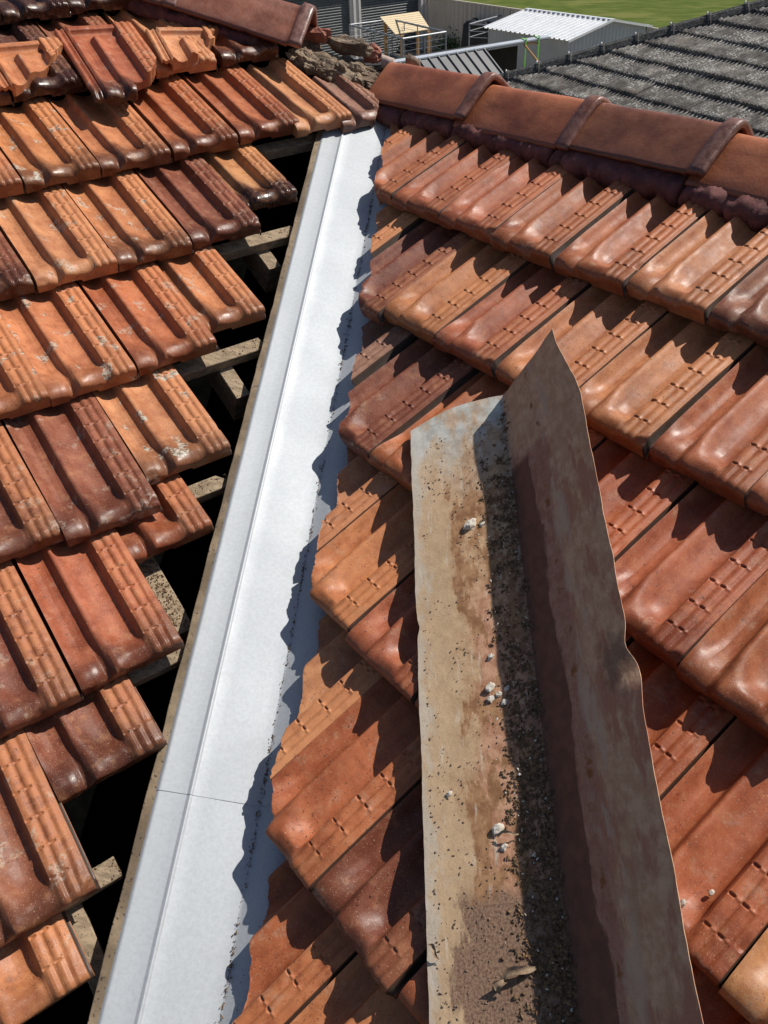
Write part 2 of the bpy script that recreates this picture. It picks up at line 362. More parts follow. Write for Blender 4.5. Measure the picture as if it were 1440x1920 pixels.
def tile_mesh(name, mat, lo=None, hi=None, bend=.385, head=False, rough=0., seed=0, blo=None, chips=()):
    us = US; bs = BS[BS <= bend + 1e-6]
    if head:
        us = np.unique(np.concatenate([[-.165, -.15, -.135, -.115, -.10, -.085, -.065, -.05, -.035, -.018, -.008], US]))
        bs = np.unique(np.concatenate([BS[BS < .33], [.335, .345, .351, .357, .362, .368, .375, .381, .388, .395, .402, .408]]))
    if lo is not None or hi is not None:
        bs = np.unique(np.concatenate([bs, np.arange(0, bs[-1], .0045)]))
    nb, nu = len(bs), len(us)
    B, U = np.meshgrid(bs, us, indexing='ij'); A = U * w
    lov = np.full(nb, us[0] * w) if lo is None else np.clip(lo(bs), us[0] * w, w)
    hiv = np.full(nb, w) if hi is None else np.clip(hi(bs), us[0] * w, w)
    hiv = np.maximum(hiv, lov)
    A = np.clip(A, lov[:, None], hiv[:, None]); U = A / w
    T = tile_top(np.clip(U, 0, 1), B)
    if head:
        fl = U < -.004
        Tf = .042 - .150 * (B - .03) - .0165 + .0065 * (np.exp(-((U + .055) / .016) ** 2) + np.exp(-((U + .135) / .02) ** 2)) - .012 * sstep(.03, .0, B)
        T = np.where(fl, Tf, T)
        up = sstep(.0, .02, U) * sstep(.70, .68, U)
        flat = sstep(.325, .345, B)
        T = T * (1 - flat * up) + (.042 - .150 * (B - .03) - .0175) * flat * up
        T = T + up * .014 * sstep(.376, .384, B) * sstep(.412, .402, B) - up * .003 * sstep(.35, .356, B) * sstep(.376, .37, B)
    nz = np.array([[mnoise.noise(Vector((u_ * 3.1, b_ * 11., seed * 1.7))) * .0011 + mnoise.noise(Vector((u_ * 13., b_ * 55., seed * 1.7 + 4))) * .0004 for u_ in us] for b_ in bs])
    T = T + nz
    for (cu, cb, cr, cd_) in chips:
        dd = np.sqrt(((U - cu) * w) ** 2 + (B - cb) ** 2) / (cr * (1 + .5 * nz / .0011))
        T = T - cd_ * sstep(1., .75, dd)
    Z = tile_bottom(np.clip(U, 0, 1), B, T)
    if head: Z = np.where(U < -.004, T - .010, Z)
    # collapse clamped columns
    idx = np.zeros((nb, nu), int); V = []; k = 0
    for i in range(nb):
        for j in range(nu):
            if j and abs(A[i, j] - A[i, j - 1]) < 1e-6: idx[i, j] = idx[i, j - 1]
            else:
                V.append((A[i, j] - w, B[i, j], T[i, j], Z[i, j], U[i, j])); idx[i, j] = k; k += 1
    V = np.array(V)
    F = []
    for i in range(nb - 1):
        if hiv[i] - lov[i] < 1e-6 and hiv[i + 1] - lov[i + 1] < 1e-6: continue
        if blo is not None and bs[i + 1] <= blo: continue
        for j in range(nu - 1):
            q = [idx[i, j], idx[i, j + 1], idx[i + 1, j + 1], idx[i + 1, j]]
            r = []
            for a in q:
                if a not in r: r.append(a)
            if len(r) >= 3: F.append(r)
    ed = {}
    for f in F:
        for a, b in zip(f, f[1:] + f[:1]):
            ed[(a, b)] = 1
    bd = [e for e in ed if (e[1], e[0]) not in ed]
    used = sorted({a for f in F for a in f}); mp = {a: n for n, a in enumerate(used)}
    VV = V[used]; n = len(used)
    top = VV[:, [0, 1, 2]]; bot = VV[:, [0, 1, 3]]
    rs = np.random.RandomState(seed)
    verts = [tuple(v) for v in top] + [tuple(v) for v in bot]
    faces = [[mp[a] for a in f] for f in F] + [[n + mp[a] for a in f][::-1] for f in F]
    tb = list(VV[:, 1]) * 2; tu = list(VV[:, 4]) * 2
    bmp = {}
    def dup(a, z):
        key = (a, z)
        if key not in bmp:
            p = verts[mp[a] + (n if z else 0)]
            jx = rs.normal(0, rough, 3) if z == 0 and rough else (0, 0, 0)
            bmp[key] = len(verts); verts.append((p[0] + jx[0] * 0, p[1], p[2])); tb.append(p[1]); tu.append(V[a][4])
        return bmp[key]
    for a, b in bd: faces.append([dup(b, 0), dup(a, 0), dup(a, 1), dup(b, 1)])
    return mesh(name, verts, faces, mat, True, {'tb': tb, 'tu': tu})

FULL = [tile_mesh('roof_tile', CLAY, seed=k, chips=c) for k, c in enumerate(((), ((.95, .004, .012, .006),), ((.36, .0, .008, .005), (.93, .12, .006, .003)), ((.05, .0, .014, .006), (.95, .06, .008, .004)), ((.62, .0, .009, .004),), ((.95, .0, .016, .008), (.70, .10, .006, .003))))]
DEEP[0] = 1.3
FULLR = [tile_mesh('roof_tile', CLAY, seed=k + 20, chips=c) for k, c in enumerate(((), ((.95, .004, .012, .006),), ((.36, .0, .008, .005), (.93, .12, .006, .003)), ((.05, .0, .014, .006), (.95, .06, .008, .004)), ((.62, .0, .009, .004),), ((.95, .0, .016, .008), (.70, .10, .006, .003))))]
DEEP[0] = 1.0

ORANGE = (.52, .196, .080); TAN = (.56, .250, .112); RED = (.40, .119, .048); BROWN = (.25, .082, .043); DARK = (.105, .040, .027); MAROON = (.22, .066, .034); DUSTY = (.27, .145, .10)
def cname(c, nose):
    base = {ORANGE: 'orange', TAN: 'tan orange', RED: 'reddish orange', BROWN: 'brown', DARK: 'dark brown', MAROON: 'maroon brown', DUSTY: 'dusty brown'}[c]
    return base
def place_tile(me, ax, a, b, dh=0., color=ORANGE, nose=.5, band=.6, lichen=.5, yaw=0., tilt=0., roll=0.):
    c, u, n = ax
    o = link('roof_tile', me)
    o.matrix_world = M4(c, u, n, c * a + u * b + n * dh) @ Matrix.Rotation(yaw, 4, 'Z') @ Matrix.Rotation(tilt, 4, 'X') @ Matrix.Rotation(roll, 4, 'Y')
    k = rng.uniform(.92, 1.08)
    o.color = (color[0] * k, color[1] * k * rng.uniform(.95, 1.05), color[2] * k * rng.uniform(.93, 1.07), 1)
    o['nose'] = float(nose); o['band'] = float(band); o['lichen'] = float(lichen)
    return o
AXL = (cL, uL, nL); AXR = (cR, uR, nR)

# left slope: (course, corner a, corner b, colour, nose, band, lichen, dh, yaw deg, tilt)
def gL(k, j): return (aL - k * .5082 * w + j * w, bL - k * g)
HIPY = 2.135
def hip_cut(a0, b0):                    # right-hand limit of a tile cut along the hip (y = HIPY line on this slope)
    ph = rng.uniform(0, 50)
    def f(bs):
        out = []
        for bb in bs:
            bw = b0 + bb
            a = (HIPY - .045 - uL.y * bw) / cL.y + .006 * mnoise.noise(Vector((bw * 60, ph, 0))) + .004 * mnoise.noise(Vector((bw * 190, ph, 3)))
            out.append(a - (a0 - w))
        return np.array(out)
    return f
LT = [
 # k, a, b, colour, nose, band, lichen, dh, yaw, tilt, cut, label text
 (-2, .383, 2.281, DARK, .9, .0, .1, 0, 0, 0, 0, 'dark glazed tile at the top left corner of the photo'),
 (-2, .593, 2.281, DARK, 1., .0, .1, 0, 0, 0, 0, 'dark glazed tile above the leftmost broken tile piece'),
 (-2, .803, 2.290, DARK, .9, .1, .1, 0, 0, 0, 1, 'dark tile above the largest broken tile, beside the hip cap'),
 (-1, .060, 1.925, BROWN, .9, .2, .1, 0, 0, 0, 0, 'brown tile at left photo edge under the leftmost broken piece'),
 (-1, .270, 1.920, BROWN, .9, .3, .1, 0, 0, 0, 0, 'brown tile mostly covered by the leftmost broken piece'),
 (-1, .482, 1.924, DARK, .9, .1, .1, 0, 0, 0, 0, 'dark brown glossy tile between the leftmost and largest broken tiles'),
 (-1, .693, 1.927, BROWN, .8, .2, .1, 0, 0, 0, 0, 'brown tile lying beneath the largest broken tile'),
 (-1, .920, 1.930, TAN, .0, .5, .1, 0, 0, 0, 0, 'tan orange tile under the small spiky broken piece'),
 (-1, 1.148, 1.935, MAROON, .8, .0, .8, 0, 0, 0, 1, 'chocolate brown cut tile with chipped face below the hip cap'),
 (0, .163, 1.565, ORANGE, .45, .7, .6, 0, 0, 0, 0, None), (0, .374, 1.564, ORANGE, .75, .8, .9, 0, 0, 0, 0, None),
 (0, .583, 1.565, ORANGE, .75, .7, .1, 0, 0, 0, 0, None), (0, .800, 1.570, RED, .7, .35, .1, 0, 0, 0, 0, None),
 (0, 1.018, 1.580, RED, .55, .05, .1, 0, .5, 0, 0, None), (0, 1.203, 1.566, TAN, .1, .75, .1, .001, 2.2, 0, 1, None),
 (0, 1.370, 1.550, DUSTY, .35, .2, .2, -.010, 0., 0, 2, None),
 (1, .055, 1.227, MAROON, .75, .15, .2, 0, 0, 0, 0, None), (1, .267, 1.221, TAN, .10, .8, .6, 0, 0, 0, 0, None),
 (1, .474, 1.220, ORANGE, .75, .8, .9, 0, 0, 0, 0, None), (1, .685, 1.228, MAROON, .6, .05, .1, 0, 0, 0, 0, None),
 (1, .861, 1.323, TAN, 1.3, .7, .1, -.016, .5, .0, 0, None),
 (2, -.044, .890, ORANGE, .35, .9, .8, 0, 0, 0, 0, None), (2, .161, .887, ORANGE, .35, .85, .8, 0, 0, 0, 0, None),
 (2, .373, .893, RED, .45, .8, .5, 0, 0, 0, 0, None), (2, .543, .950, ORANGE, .50, .75, .4, -.010, 0, 0, 0, None),
 (3, -.156, .557, BROWN, .5, 1., .3, 0, 0, 0, 0, None), (3, .049, .533, BROWN, .55, .10, .3, .003, -.6, 0, 0, None),
 (3, .259, .608, TAN, .65, .8, 1., -.008, 0, 0, 0, None),
 (4, -.263, .224, BROWN, .5, 1., .3, 0, 0, 0, 0, None), (4, -.052, .230, RED, .70, .55, .1, 0, 0, 0, 0, None),
 (4, .135, .456, RED, .45, .9, .1, -.034, .6, 0, 0, None),
 (5, -.373, -.097, BROWN, .6, .95, .4, 0, 0, 0, 0, None), (5, -.165, .074, BROWN, .75, .95, .1, -.028, .6, 0, 0, None),
 (6, -.436, -.212, ORANGE, .35, .75, .5, -.034, 1., 0, 0, None)]
ORD = ['first', 'second', 'third', 'fourth', 'fifth', 'sixth', 'seventh', 'eighth', 'ninth', 'tenth']
rows = {}
for q in LT: rows.setdefault(q[0], []).append(q)
LB = {0: 'third', 1: 'fourth', 2: 'fifth', 3: 'sixth', 4: 'seventh', 5: 'eighth', 6: 'ninth'}
for k, row in rows.items():
    row = sorted(row, key=lambda q: -q[1])
    for i, (k_, a, b, c, nose, band, lich, dh, yaw, tilt, cut, lab) in enumerate(row):
        if cut == 1: me = tile_mesh('roof_tile', CLAY, hi=hip_cut(a, b), seed=int(a * 999))
        elif cut == 2:
            f1 = hip_cut(a, b)
            me = tile_mesh('roof_tile', CLAY, hi=lambda bs: np.interp(bs, [0, .03, .09, .15, .24, .31], [.122, .150, .195, .186, .155, .13]) + np.array([.005 * mnoise.noise(Vector((x * 60, 3., 1.))) + .004 * mnoise.noise(Vector((x * 190, 3., 4.))) for x in bs]), seed=3, bend=.30)
        else: me = FULL[(i * 2 + k * 3) % 6]
        o = place_tile(me, AXL, a, b, dh, c, nose, band, lich, math.radians(yaw + rng.uniform(-.25, .25)), tilt + math.radians(rng.uniform(-.15, .15)))
        if lab is None:
            last = (i == 0)
            lab = f'{cname(c, nose)} clay tile, left slope, {LB[k]} course down, {ORD[i]} from the new flashing'
            if k == 6: lab = 'orange clay tile at the bottom left corner of the photo'
        tag(o, lab, 'roof tile', 'clay tiles on the left roof slope')

# right slope
DEEP[0] = 1.3
CUT_S = np.array([-1.2, -.454, -.362, -.253, -.163, -.087, -.058, .144, .261, .313, .458, .514, .756, .927, 1.176, 1.365, 1.605, 1.854, 2.3])
CUT_P = np.array([.056, .056, .052, .057, .063, .046, .052, .064, .071, .056, .054, .059, .064, .061, .052, .054, .036, .030, .03])
cut_ab = []
for s_ in np.arange(-1.2, 2.3, .004):
    pp = float(np.interp(s_, CUT_S, CUT_P)); P = P0 + vd * s_ + pR * pp
    cut_ab.append((P.dot(uR), P.dot(cR)))
cut_ab = np.array(cut_ab)
def valley_cut(a0, b0, ph):
    def f(bs):
        bw = b0 + bs
        a = np.interp(bw, cut_ab[:, 0], cut_ab[:, 1])
        jag = np.array([.004 * mnoise.noise(Vector((x * 26, ph, 0))) + .0035 * mnoise.noise(Vector((x * 75, ph, 5))) + .0036 * mnoise.noise(Vector((x * 230, ph, 9))) for x in bw])
        return a + jag - (a0 - w)
    return f
R_OBS = {(0, 0): (-.941, 1.246), (0, 1): (-.729, 1.240), (0, 2): (-.523, 1.239), (0, 3): (-.317, 1.231), (0, 4): (-.098, 1.230), (0, 5): (.110, 1.236),
         (1, 0): (-.607, .891), (1, 1): (-.405, .908), (1, 2): (-.209, .904), (1, 4): (.216, .897), (1, 5): (.436, .900),
         (2, 0): (-.285, .570), (2, 4): (.536, .578), (3, 0): (.010, .253), (3, 4): (.851, .242), (4, 0): (.319, -.105), (4, 1): (.526, -.107)}
RJ = {0: (-1, 6), 1: (-1, 6), 2: (-1, 5), 3: (-1, 5), 4: (-1, 4), 5: (-1, 1)}
RC = {(0, -1): (ORANGE, .1, .5), (0, 0): (RED, .2, .3), (0, 1): (RED, .3, .55), (0, 2): (RED, .25, .8), (0, 3): (RED, .35, .6), (0, 4): (RED, .35, .75), (0, 5): (ORANGE, .2, .9), (0, 6): (BROWN, .4, .5),
      (1, -1): (TAN, .0, 1.), (1, 0): (MAROON, .35, .6), (1, 1): (ORANGE, .3, .9), (1, 2): (RED, .2, 1.), (1, 3): (ORANGE, .25, .9), (1, 4): (ORANGE, .3, .8), (1, 5): (RED, .3, .6),
      (2, -1): (DUSTY, .0, .1), (2, 0): (MAROON, .2, .05), (2, 1): (RED, .2, .3), (2, 3): (RED, .3, .05), (2, 4): (RED, .35, .0), (2, 5): (RED, .3, .3),
      (3, -1): (TAN, .0, .9), (3, 0): (ORANGE, .1, .9), (3, 1): (RED, .3, .4), (3, 3): (RED, .2, .05), (3, 4): (RED, .3, .0), (3, 5): (TAN, .2, .5),
      (4, -1): (TAN, .0, 1.), (4, 0): (RED, .2, .9), (4, 1): (BROWN, .3, .5), (4, 3): (RED, .2, .1),
      (5, -1): (RED, .1, .9), (5, 0): (ORANGE, .1, .9)}
RL = {0: 'first', 1: 'second', 2: 'third', 3: 'fourth', 4: 'fifth', 5: 'sixth'}
for k, (j0, j1) in RJ.items():
    i = 0
    for j in range(j0, j1 + 1):
        a, b = R_OBS.get((k, j), (aR + k * 1.50243 * w + j * w, bR - k * g))
        if k == 0 and j == -1: b -= .0
        cf = valley_cut(a, b, k * 7.3 + j * 2.1)
        bsx = np.linspace(0, .385, 60); lov = cf(bsx)
        top = .385 if k else .37
        if lov.min() >= w - .004: continue
        if lov.max() > .0005: me = tile_mesh('roof_tile', CLAY, lo=cf, bend=top, seed=k * 20 + j + 50)
        else: me = FULLR[(j * 5 + k * 2 + 1) % 6]
        c, nose, band = RC.get((k, j), (RED, .3, .4))
        o = place_tile(me, AXR, a, b, rng.uniform(-.001, .0015), c, nose, band * .55 if lov.max() < .1 else band * .9, .15, math.radians(rng.uniform(-.8, .8)), math.radians(rng.uniform(-.3, .3)), math.radians(rng.uniform(-.4, .4)))
        state = 'cut ' if lov.max() > .02 else ''
        tag(o, f'{cname(c, nose)} {state}clay tile, right slope, {RL[k]} course below the ridge, {ORD[i]} from the valley', 'roof tile', 'clay tiles on the right roof slope')
        i += 1

DEEP[0] = 1.0
# ------------------------------------------------------------------ broken tiles lying on the top courses
def broken(me, a, b, h, yaw, tilt, color, nose, band, label, roll=0.):
    o = place_tile(me, AXL, a, b, h, color, nose, band, .3, math.radians(yaw), math.radians(tilt), math.radians(roll))
    o.name = 'broken_tile'; me.name = 'broken_tile'
    return tag(o, label, 'broken tile', 'broken tiles dropped on the left slope')
def jag(xs, ys, amp, ph):
    def f(bs):
        return np.interp(bs, xs, ys) + np.array([amp * (mnoise.noise(Vector((x * 45, ph, 0))) + .6 * mnoise.noise(Vector((x * 150, ph, 4)))) for x in bs])
    return f
BK1 = tile_mesh('broken_tile', CLAY, hi=jag([0, .03, .06, .085, .115, .155, .19, .41], [.085, .088, .10, .155, .175, .195, .212, .212], .006, 1.), head=True)
BK2 = tile_mesh('broken_tile', CLAY, hi=jag([.16, .175, .20, .25, .30, .34, .37, .41], [.0, .02, .055, .11, .16, .185, .21, .21], .006, 5.), head=True, blo=.165)
BK3 = tile_mesh('broken_tile', CLAY, hi=jag([.195, .21, .235, .26, .30, .33, .36, .385, .41], [.01, .05, .085, .10, .14, .165, .165, .19, .205], .008, 9.), head=True, blo=.20)
broken(BK1, .700, 1.765, .046, -6.4, .3, RED, .95, .75, 'largest broken tile, lying whole on its back courses with dark nose and head'.replace('whole on its back courses', 'across two courses'))
broken(BK2, .470, 1.735, .050, -4., -.3, ORANGE, .0, .6, 'leftmost broken tile piece with curved break at the left photo edge')
broken(BK3, .925, 1.685, .056, -12., -.3, TAN, .0, .6, 'small broken tile piece with a spiky corner below the hip cap')

# ------------------------------------------------------------------ new valley flashing
prof = [(-.205, -.004), (-.2045, .010), (-.203, .0145), (-.200, .0150), (-.197, .0135), (-.190, .001), (-.188, .0), (-.165, .0), (-.139, .0), (-.1365, .0006), (-.133, .0044), (-.130, .0044), (-.1275, .0006), (-.125, .0), (-.10, .0), (-.06, .0), (-.025, .0), (-.004, .0004), (0, .0012),
        (.004, .0004), (.025, .0), (.045, -.0005), (.062, -.004), (.080, -.012), (.105, -.022), (.135, -.032), (.17, -.042)]
prof[0:8] = [(-.2040, -.024), (-.2035, -.0195), (-.2020, -.0165), (-.1965, -.0085), (-.1915, -.0030), (-.1890, -.0022), (-.186, -.0022), (-.165, -.0010)]
def flash_pt(s, t, z):
    base = P0 + vd * s
    return base + (pL * (-t) + nL * z if t < 0 else pR * t + nR * z)
def make_flashing(name, s0, s1, lift, label, ph):
    V = []; F = []; ns = 90; npf = len(prof)
    for lay in (0, 1):
        for i in range(ns + 1):
            s = s0 + (s1 - s0) * i / ns
            for (t, z) in prof:
                wob = .0006 * mnoise.noise(Vector((s * 3.1, t * 9, ph))) + .0002 * mnoise.noise(Vector((s * 14, t * 22, ph)))
                V.append(flash_pt(s, t, z + lift + wob - .0008 * lay))
    n1 = (ns + 1) * npf
    for i in range(ns):
        for j in range(npf - 1):
            a = i * npf + j; F.append((a, a + 1, a + npf + 1, a + npf)); F.append((n1 + a, n1 + a + npf, n1 + a + npf + 1, n1 + a + 1))
    def fq(*q):
        n = len(V); V.extend([V[k].copy() for k in q]); F.append(tuple(range(n, n + 4)))
    for j in range(npf - 1):
        fq(j, n1 + j, n1 + j + 1, j + 1); a = ns * npf + j; fq(a, a + 1, n1 + a + 1, n1 + a)
    for i in range(ns):
        a = i * npf; fq(a, a + npf, n1 + a + npf, n1 + a); a = i * npf + npf - 1; fq(a, n1 + a, n1 + a + npf, a + npf)
    return tag(link(name, mesh(name, V, F, ZINC)), label, 'valley flashing', 'new metal valley sheets')
make_flashing('valley_flashing', -.128, 2.07, .0010, 'long upper sheet of new silver valley flashing between the tiled slopes', 1.)
make_flashing('valley_flashing', -.95, -.03, .0, 'lower sheet of new silver valley flashing, lapped under the upper sheet', 4.)
# boards the flashing lies on
for sd_, (pp_, nn_) in enumerate(((pL, nL), (pR, nR))):
    P = []
    for i in range(120):
        s = -1.0 + 3.2 * i / 119
        e = (.2110 if sd_ == 0 else .05) + .0022 * mnoise.noise(Vector((s * 9, sd_, 0))) + .0012 * mnoise.noise(Vector((s * 37, sd_, 0)))
        o = P0 + vd * s
        P.append([o + pp_ * .004 + nn_ * -.0285, o + pp_ * .004 + nn_ * -.0065, o + pp_ * (e - .001) + nn_ * -.0065, o + pp_ * e + nn_ * -.0075, o + pp_ * e + nn_ * -.0285, o + pp_ * .004 + nn_ * -.0285])
    b_ = MB().grid(P); o = b_.build('valley_board', TIMBERV)
    tag(o, 'thin weathered timber board edge along the left side of the new flashing' if sd_ == 0 else 'weathered timber board under the right side of the new flashing', 'board')

# ------------------------------------------------------------------ battens, rafters and the dark roof void
def timber(name, ax, a0, a1, b0, b1, htop, hbot, label, cat, skew0=0., skew1=0., along='a'):
    c, u, n = ax; pts = []; N = 24
    for i in range(N + 1):
        t = i / N
        if along == 'a':
            ends = [(b0, hbot), (b0, htop - .0015), (b0 + .0015, htop), (b1 - .0015, htop), (b1, htop - .0015), (b1, hbot), (b0, hbot)]
            row = []
            for (b, h) in ends:
                sk = skew0 * (1 - t) + skew1 * t; a = a0 + (a1 - a0) * t + sk * ((b - b0) / (b1 - b0))
                q = .0009 * mnoise.noise(Vector((a * 40, b * 90, h * 90)))
                row.append(c * a + u * (b + q) + n * (h + q))
        else:
            ends = [(a0, hbot), (a0, htop - .0015), (a0 + .0015, htop), (a1 - .0015, htop), (a1, htop - .0015), (a1, hbot), (a0, hbot)]
            row = []
            for (a, h) in ends:
                b = b0 + (b1 - b0) * t; q = .0009 * mnoise.noise(Vector((a * 90, b * 40, h * 90)))
                row.append(c * (a + q) + u * b + n * (h + q))
        pts.append(row)
    m = MB().grid(pts); n0 = len(pts[0])
    m.F.append(tuple(range(n0 - 1))); e = (len(pts) - 1) * n0; m.F.append(tuple(e + i for i in range(n0 - 1))[::-1])
    o = m.build(name, TIMBER)
    return tag(o, label, cat, cat + 's in the open valley gap')
BAT = [(1.575, -.9, 1.125, 'highest timber batten, showing beside the top of the new flashing', .0), (1.228, -.9, .820, 'timber batten below the black nosed tan tile, reaching the flashing', -.012),
       (.887, -.9, .516, 'long timber batten in the gap under the orange tile with brown left pan', -.008), (.553, -.9, .243, 'pale timber batten above the orange tile beside the flashing', -.035),
       (.222, -.9, -.045, 'timber batten peeping below the bright reddish tile by the flashing', .0), (-.091, -.9, -.333, 'short sawn batten end poking into the dark gap at lower left', .0)]
for b0, a0, a1, lab, sk in BAT: timber('batten', AXL, a0, a1, b0, b0 + .038, -.041, -.072, lab, 'batten', 0, sk)
for a, b0, b1, lab in ((.700, 1.16, 1.9, 'sloping rafter below the highest battens beside the flashing'), (.396, .79, 1.9, 'sloping rafter crossing under the long batten'),
                       (-.020, .285, 1.9, 'debris covered rafter end beside the bright reddish tile'), (-.432, -.245, 1.9, 'sloping rafter end in the dark gap at lower left')):
    timber('rafter', AXL, a - .02, a + .02, b0, b1, -.0735, -.165, lab, 'rafter', along='b')
void_sheets = MB()  # added black sheets close the roof and stand in for its dark void
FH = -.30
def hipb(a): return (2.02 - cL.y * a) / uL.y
void_sheets.quad(PL(-2.2, -1.6, FH), PL(2.3, -1.6, FH), PL(2.3, hipb(2.3), FH), PL(-1.0, hipb(-1.0), FH), PL(-2.2, hipb(-1.0), FH))
void_sheets.quad(PR(-2.6, -1.6, -.16), PR(2.5, -1.6, -.16), PR(2.5, 1.66, -.16), PR(-2.6, 1.66, -.16))
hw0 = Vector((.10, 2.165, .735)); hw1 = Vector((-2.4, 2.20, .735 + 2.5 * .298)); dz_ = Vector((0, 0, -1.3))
void_sheets.quad(hw0, hw1, hw1 + dz_, hw0 + dz_)
rw0 = uR * 1.72 + cR * -1.5 - Vector((0, 0, .03)); rw1 = uR * 1.72 + cR * 2.2 - Vector((0, 0, .03)); void_sheets.quad(rw0, rw1, rw1 + dz_, rw0 + dz_)
tag(void_sheets.build('roof_void', VOIDSHADE), kind='structure')
# hidden far slopes of the roof behind the ridge and hip
ridge0 = uR * 1.70
RA = ridge0 + cR * -1.52; RB = ridge0 + cR * 2.2
dB = Vector((-uR.x, -uR.y, uR.z))          # upslope of the far plane, seen from its eave
HJ = RA.copy(); HE = HJ + Vector((-2.2, .02, 2.2 * .298))
fl = Vector((uR.x, uR.y, 0)).normalized() * 3.2 + Vector((0, 0, -3.2 * .485))
far = MB(); far.quad(RA - Vector((0, 0, .05)), RB - Vector((0, 0, .05)), RB + fl, RA + fl); far.quad(HE - Vector((0, 0, .05)), RA - Vector((0, 0, .05)), RA + fl, HE + fl)
tag(far.build('roof_slope', simple('far_clay', RED, BROWN, 12.)), kind='structure')

# ------------------------------------------------------------------ ridge caps
def cap_mesh(name, L=.43, hw=.124, H=.112, apr=.034, th=.013, col=.014, seed=0, collar=True):
    half = []
    m = 9; tx = hw; sl = H / hw
    N = 26; prof_ = []
    for i in range(N + 1):
        x = -hw + 2 * hw * i / N
        z = H - math.sqrt((x * sl) ** 2 + (apr * .55) ** 2) + apr * .55 * .45
        prof_.append((x, z))
    ls = sorted(set([0, .004, .012] + [L * i / 20 for i in range(1, 20)] + [L - .062, L - .050, L - .043, L - .037, L - .025, L - .010, L - .004, L]))
    V = []; F = []; tb = []; tu = []
    def ring(l, off, e):
        for i, (x, z) in enumerate(prof_):
            n = Vector((x * 1.0, 0, .05 if abs(x) < .03 else abs(x) * .95)).normalized()
            wv = .0022 * fbm((x * 14 + seed * 3.1, l * 9, z * 9), 3) + e
            p = Vector((x, l, z)) + n * (off + wv)
            if i in (0, N): p.z += .004 * mnoise.noise(Vector((l * 30, seed, i)))
            V.append(p); tb.append(max(0, min(1, (l - (L - .052)) / .012))); tu.append(abs(2 * i / N - 1))
    for l in ls:
        e = 0
        if collar:
            e = col * float(sstep(L - .050, L - .037, l)) * (1 if l < L - .010 else math.sqrt(max(0., 1 - ((l - L + .010) / .0115) ** 2)) * .6 + .4)
        ring(l, 0, e)
    n = N + 1; k = len(ls)
    for l in ls: ring(l, -th, (col if collar and l > L - .05 else 0) * .6)
    for i in range(k - 1):
        for j in range(N):
            a = i * n + j; F.append((a, a + n, a + n + 1, a + 1)); b = k * n + a; F.append((b, b + 1, b + n + 1, b + n))
    for i in range(k - 1):
        for j in (0, N):
            a = i * n + j; F.append((a, a + n, k * n + a + n, k * n + a) if j else (a, k * n + a, k * n + a + n, a + n))
    for j in range(N):
        F.append((j, j + 1, k * n + j + 1, k * n + j)); a = (k - 1) * n + j; F.append((a, k * n + a, k * n + a + 1, a + 1))
    me = mesh(name, V, F, CAPM, True, {'tb': tb, 'tu': tu})
    return me
def place_cap(start, axis, label, color, seed, L=.43, roll=0., group='clay ridge caps', **kw):
    me = cap_mesh('ridge_cap', L, seed=seed, **kw)
    y = axis.normalized(); x = y.cross(Vector((0, 0, 1))).normalized(); z = x.cross(y)
    o = link('ridge_cap', me); o.matrix_world = M4(x, y, z, start) @ Matrix.Rotation(roll, 4, 'Y')
    o.color = (*color, 1)
    return tag(o, label, 'ridge cap', group)
sag = Vector((0, 0, 1))
RZ = -.032
CAPS = [(-1.455, .490, RED, 'first orange red ridge cap, next to the top of the valley', .000, 0.), (-1.015, .455, RED, 'second orange ridge cap from the valley, evenly lit', -.007, .045),
        (-.610, .462, BROWN, 'third ridge cap, the darkest brown one, with broken collar corner', -.002, -.05), (-.195, .46, RED, 'fourth ridge cap, cut off by the right edge of the photo', -.008, .03)]
for i, (c0, L, col_, lab, dz, rl) in enumerate(CAPS):
    ax_ = (cR * L + sag * .010).normalized()
    place_cap(ridge0 + cR * c0 + sag * (RZ + dz), ax_, lab, {RED: (.44, .148, .070), BROWN: (.23, .085, .045)}[col_], i * 5 + 2, L, rl)
hipd = Vector((1, -.02, -.296)).normalized()
HIP0 = Vector((.035, 2.135, .775))
place_cap(HIP0 - hipd * .80 + Vector((0, -.012, -.002)), hipd, 'glossy brown hip cap at the top centre, end collar facing the mortar', (.27, .10, .062), 31, .47, 0.)
place_cap(HIP0 - hipd * 1.19 + Vector((0, -.012, -.006)), hipd, 'hip cap at the top edge of the photo, above the largest broken tile', (.25, .095, .06), 37, .44, 0.)

# ------------------------------------------------------------------ mortar
def lumpy(name, path, width, height, mat, label, cat, seed, n=150, m=16, amp=.012, freq=30., taper=True, low=None):
    # half-round bed swept along a path of (point, side vector, up vector)
    V = []; F = []
    for i in range(n + 1):
        t = i / n; p, sx, uz = path(t)
        e = 1. if not taper else min(1., max(0., min(t, 1 - t) * 14) ** .5 + .02)
        for j in range(m + 1):
            th = math.pi * j / m
            cx = math.cos(th); cz = max(0., math.sin(th)) ** .7
            q = p + sx * (cx * width * .5 * e) + uz * (cz * height * e)
            d = amp * e * (fbm((q * freq) + Vector((seed * 7., 0, 0)), 5)) + amp * .6 * e * abs(mnoise.noise(q * freq * .5 + Vector((0, seed * 3., 0))))
            q = q + (sx * cx + uz * cz).normalized() * d
            if low and j < 3: q = q + low(t) * (1 - j / 3)
            V.append(q)
        
    nj = m + 1
    for i in range(n):
        for j in range(m):
            a = i * nj + j; F.append((a, a + 1, a + nj + 1, a + nj))
        a = i * nj; F.append((a, a + nj, a + nj + m, a + m))
    F.append(tuple(range(nj))[::-1]); F.append(tuple(n * nj + j for j in range(nj)))
    o = link(name, mesh(name, V, F, mat, True))
    return tag(o, label, cat)
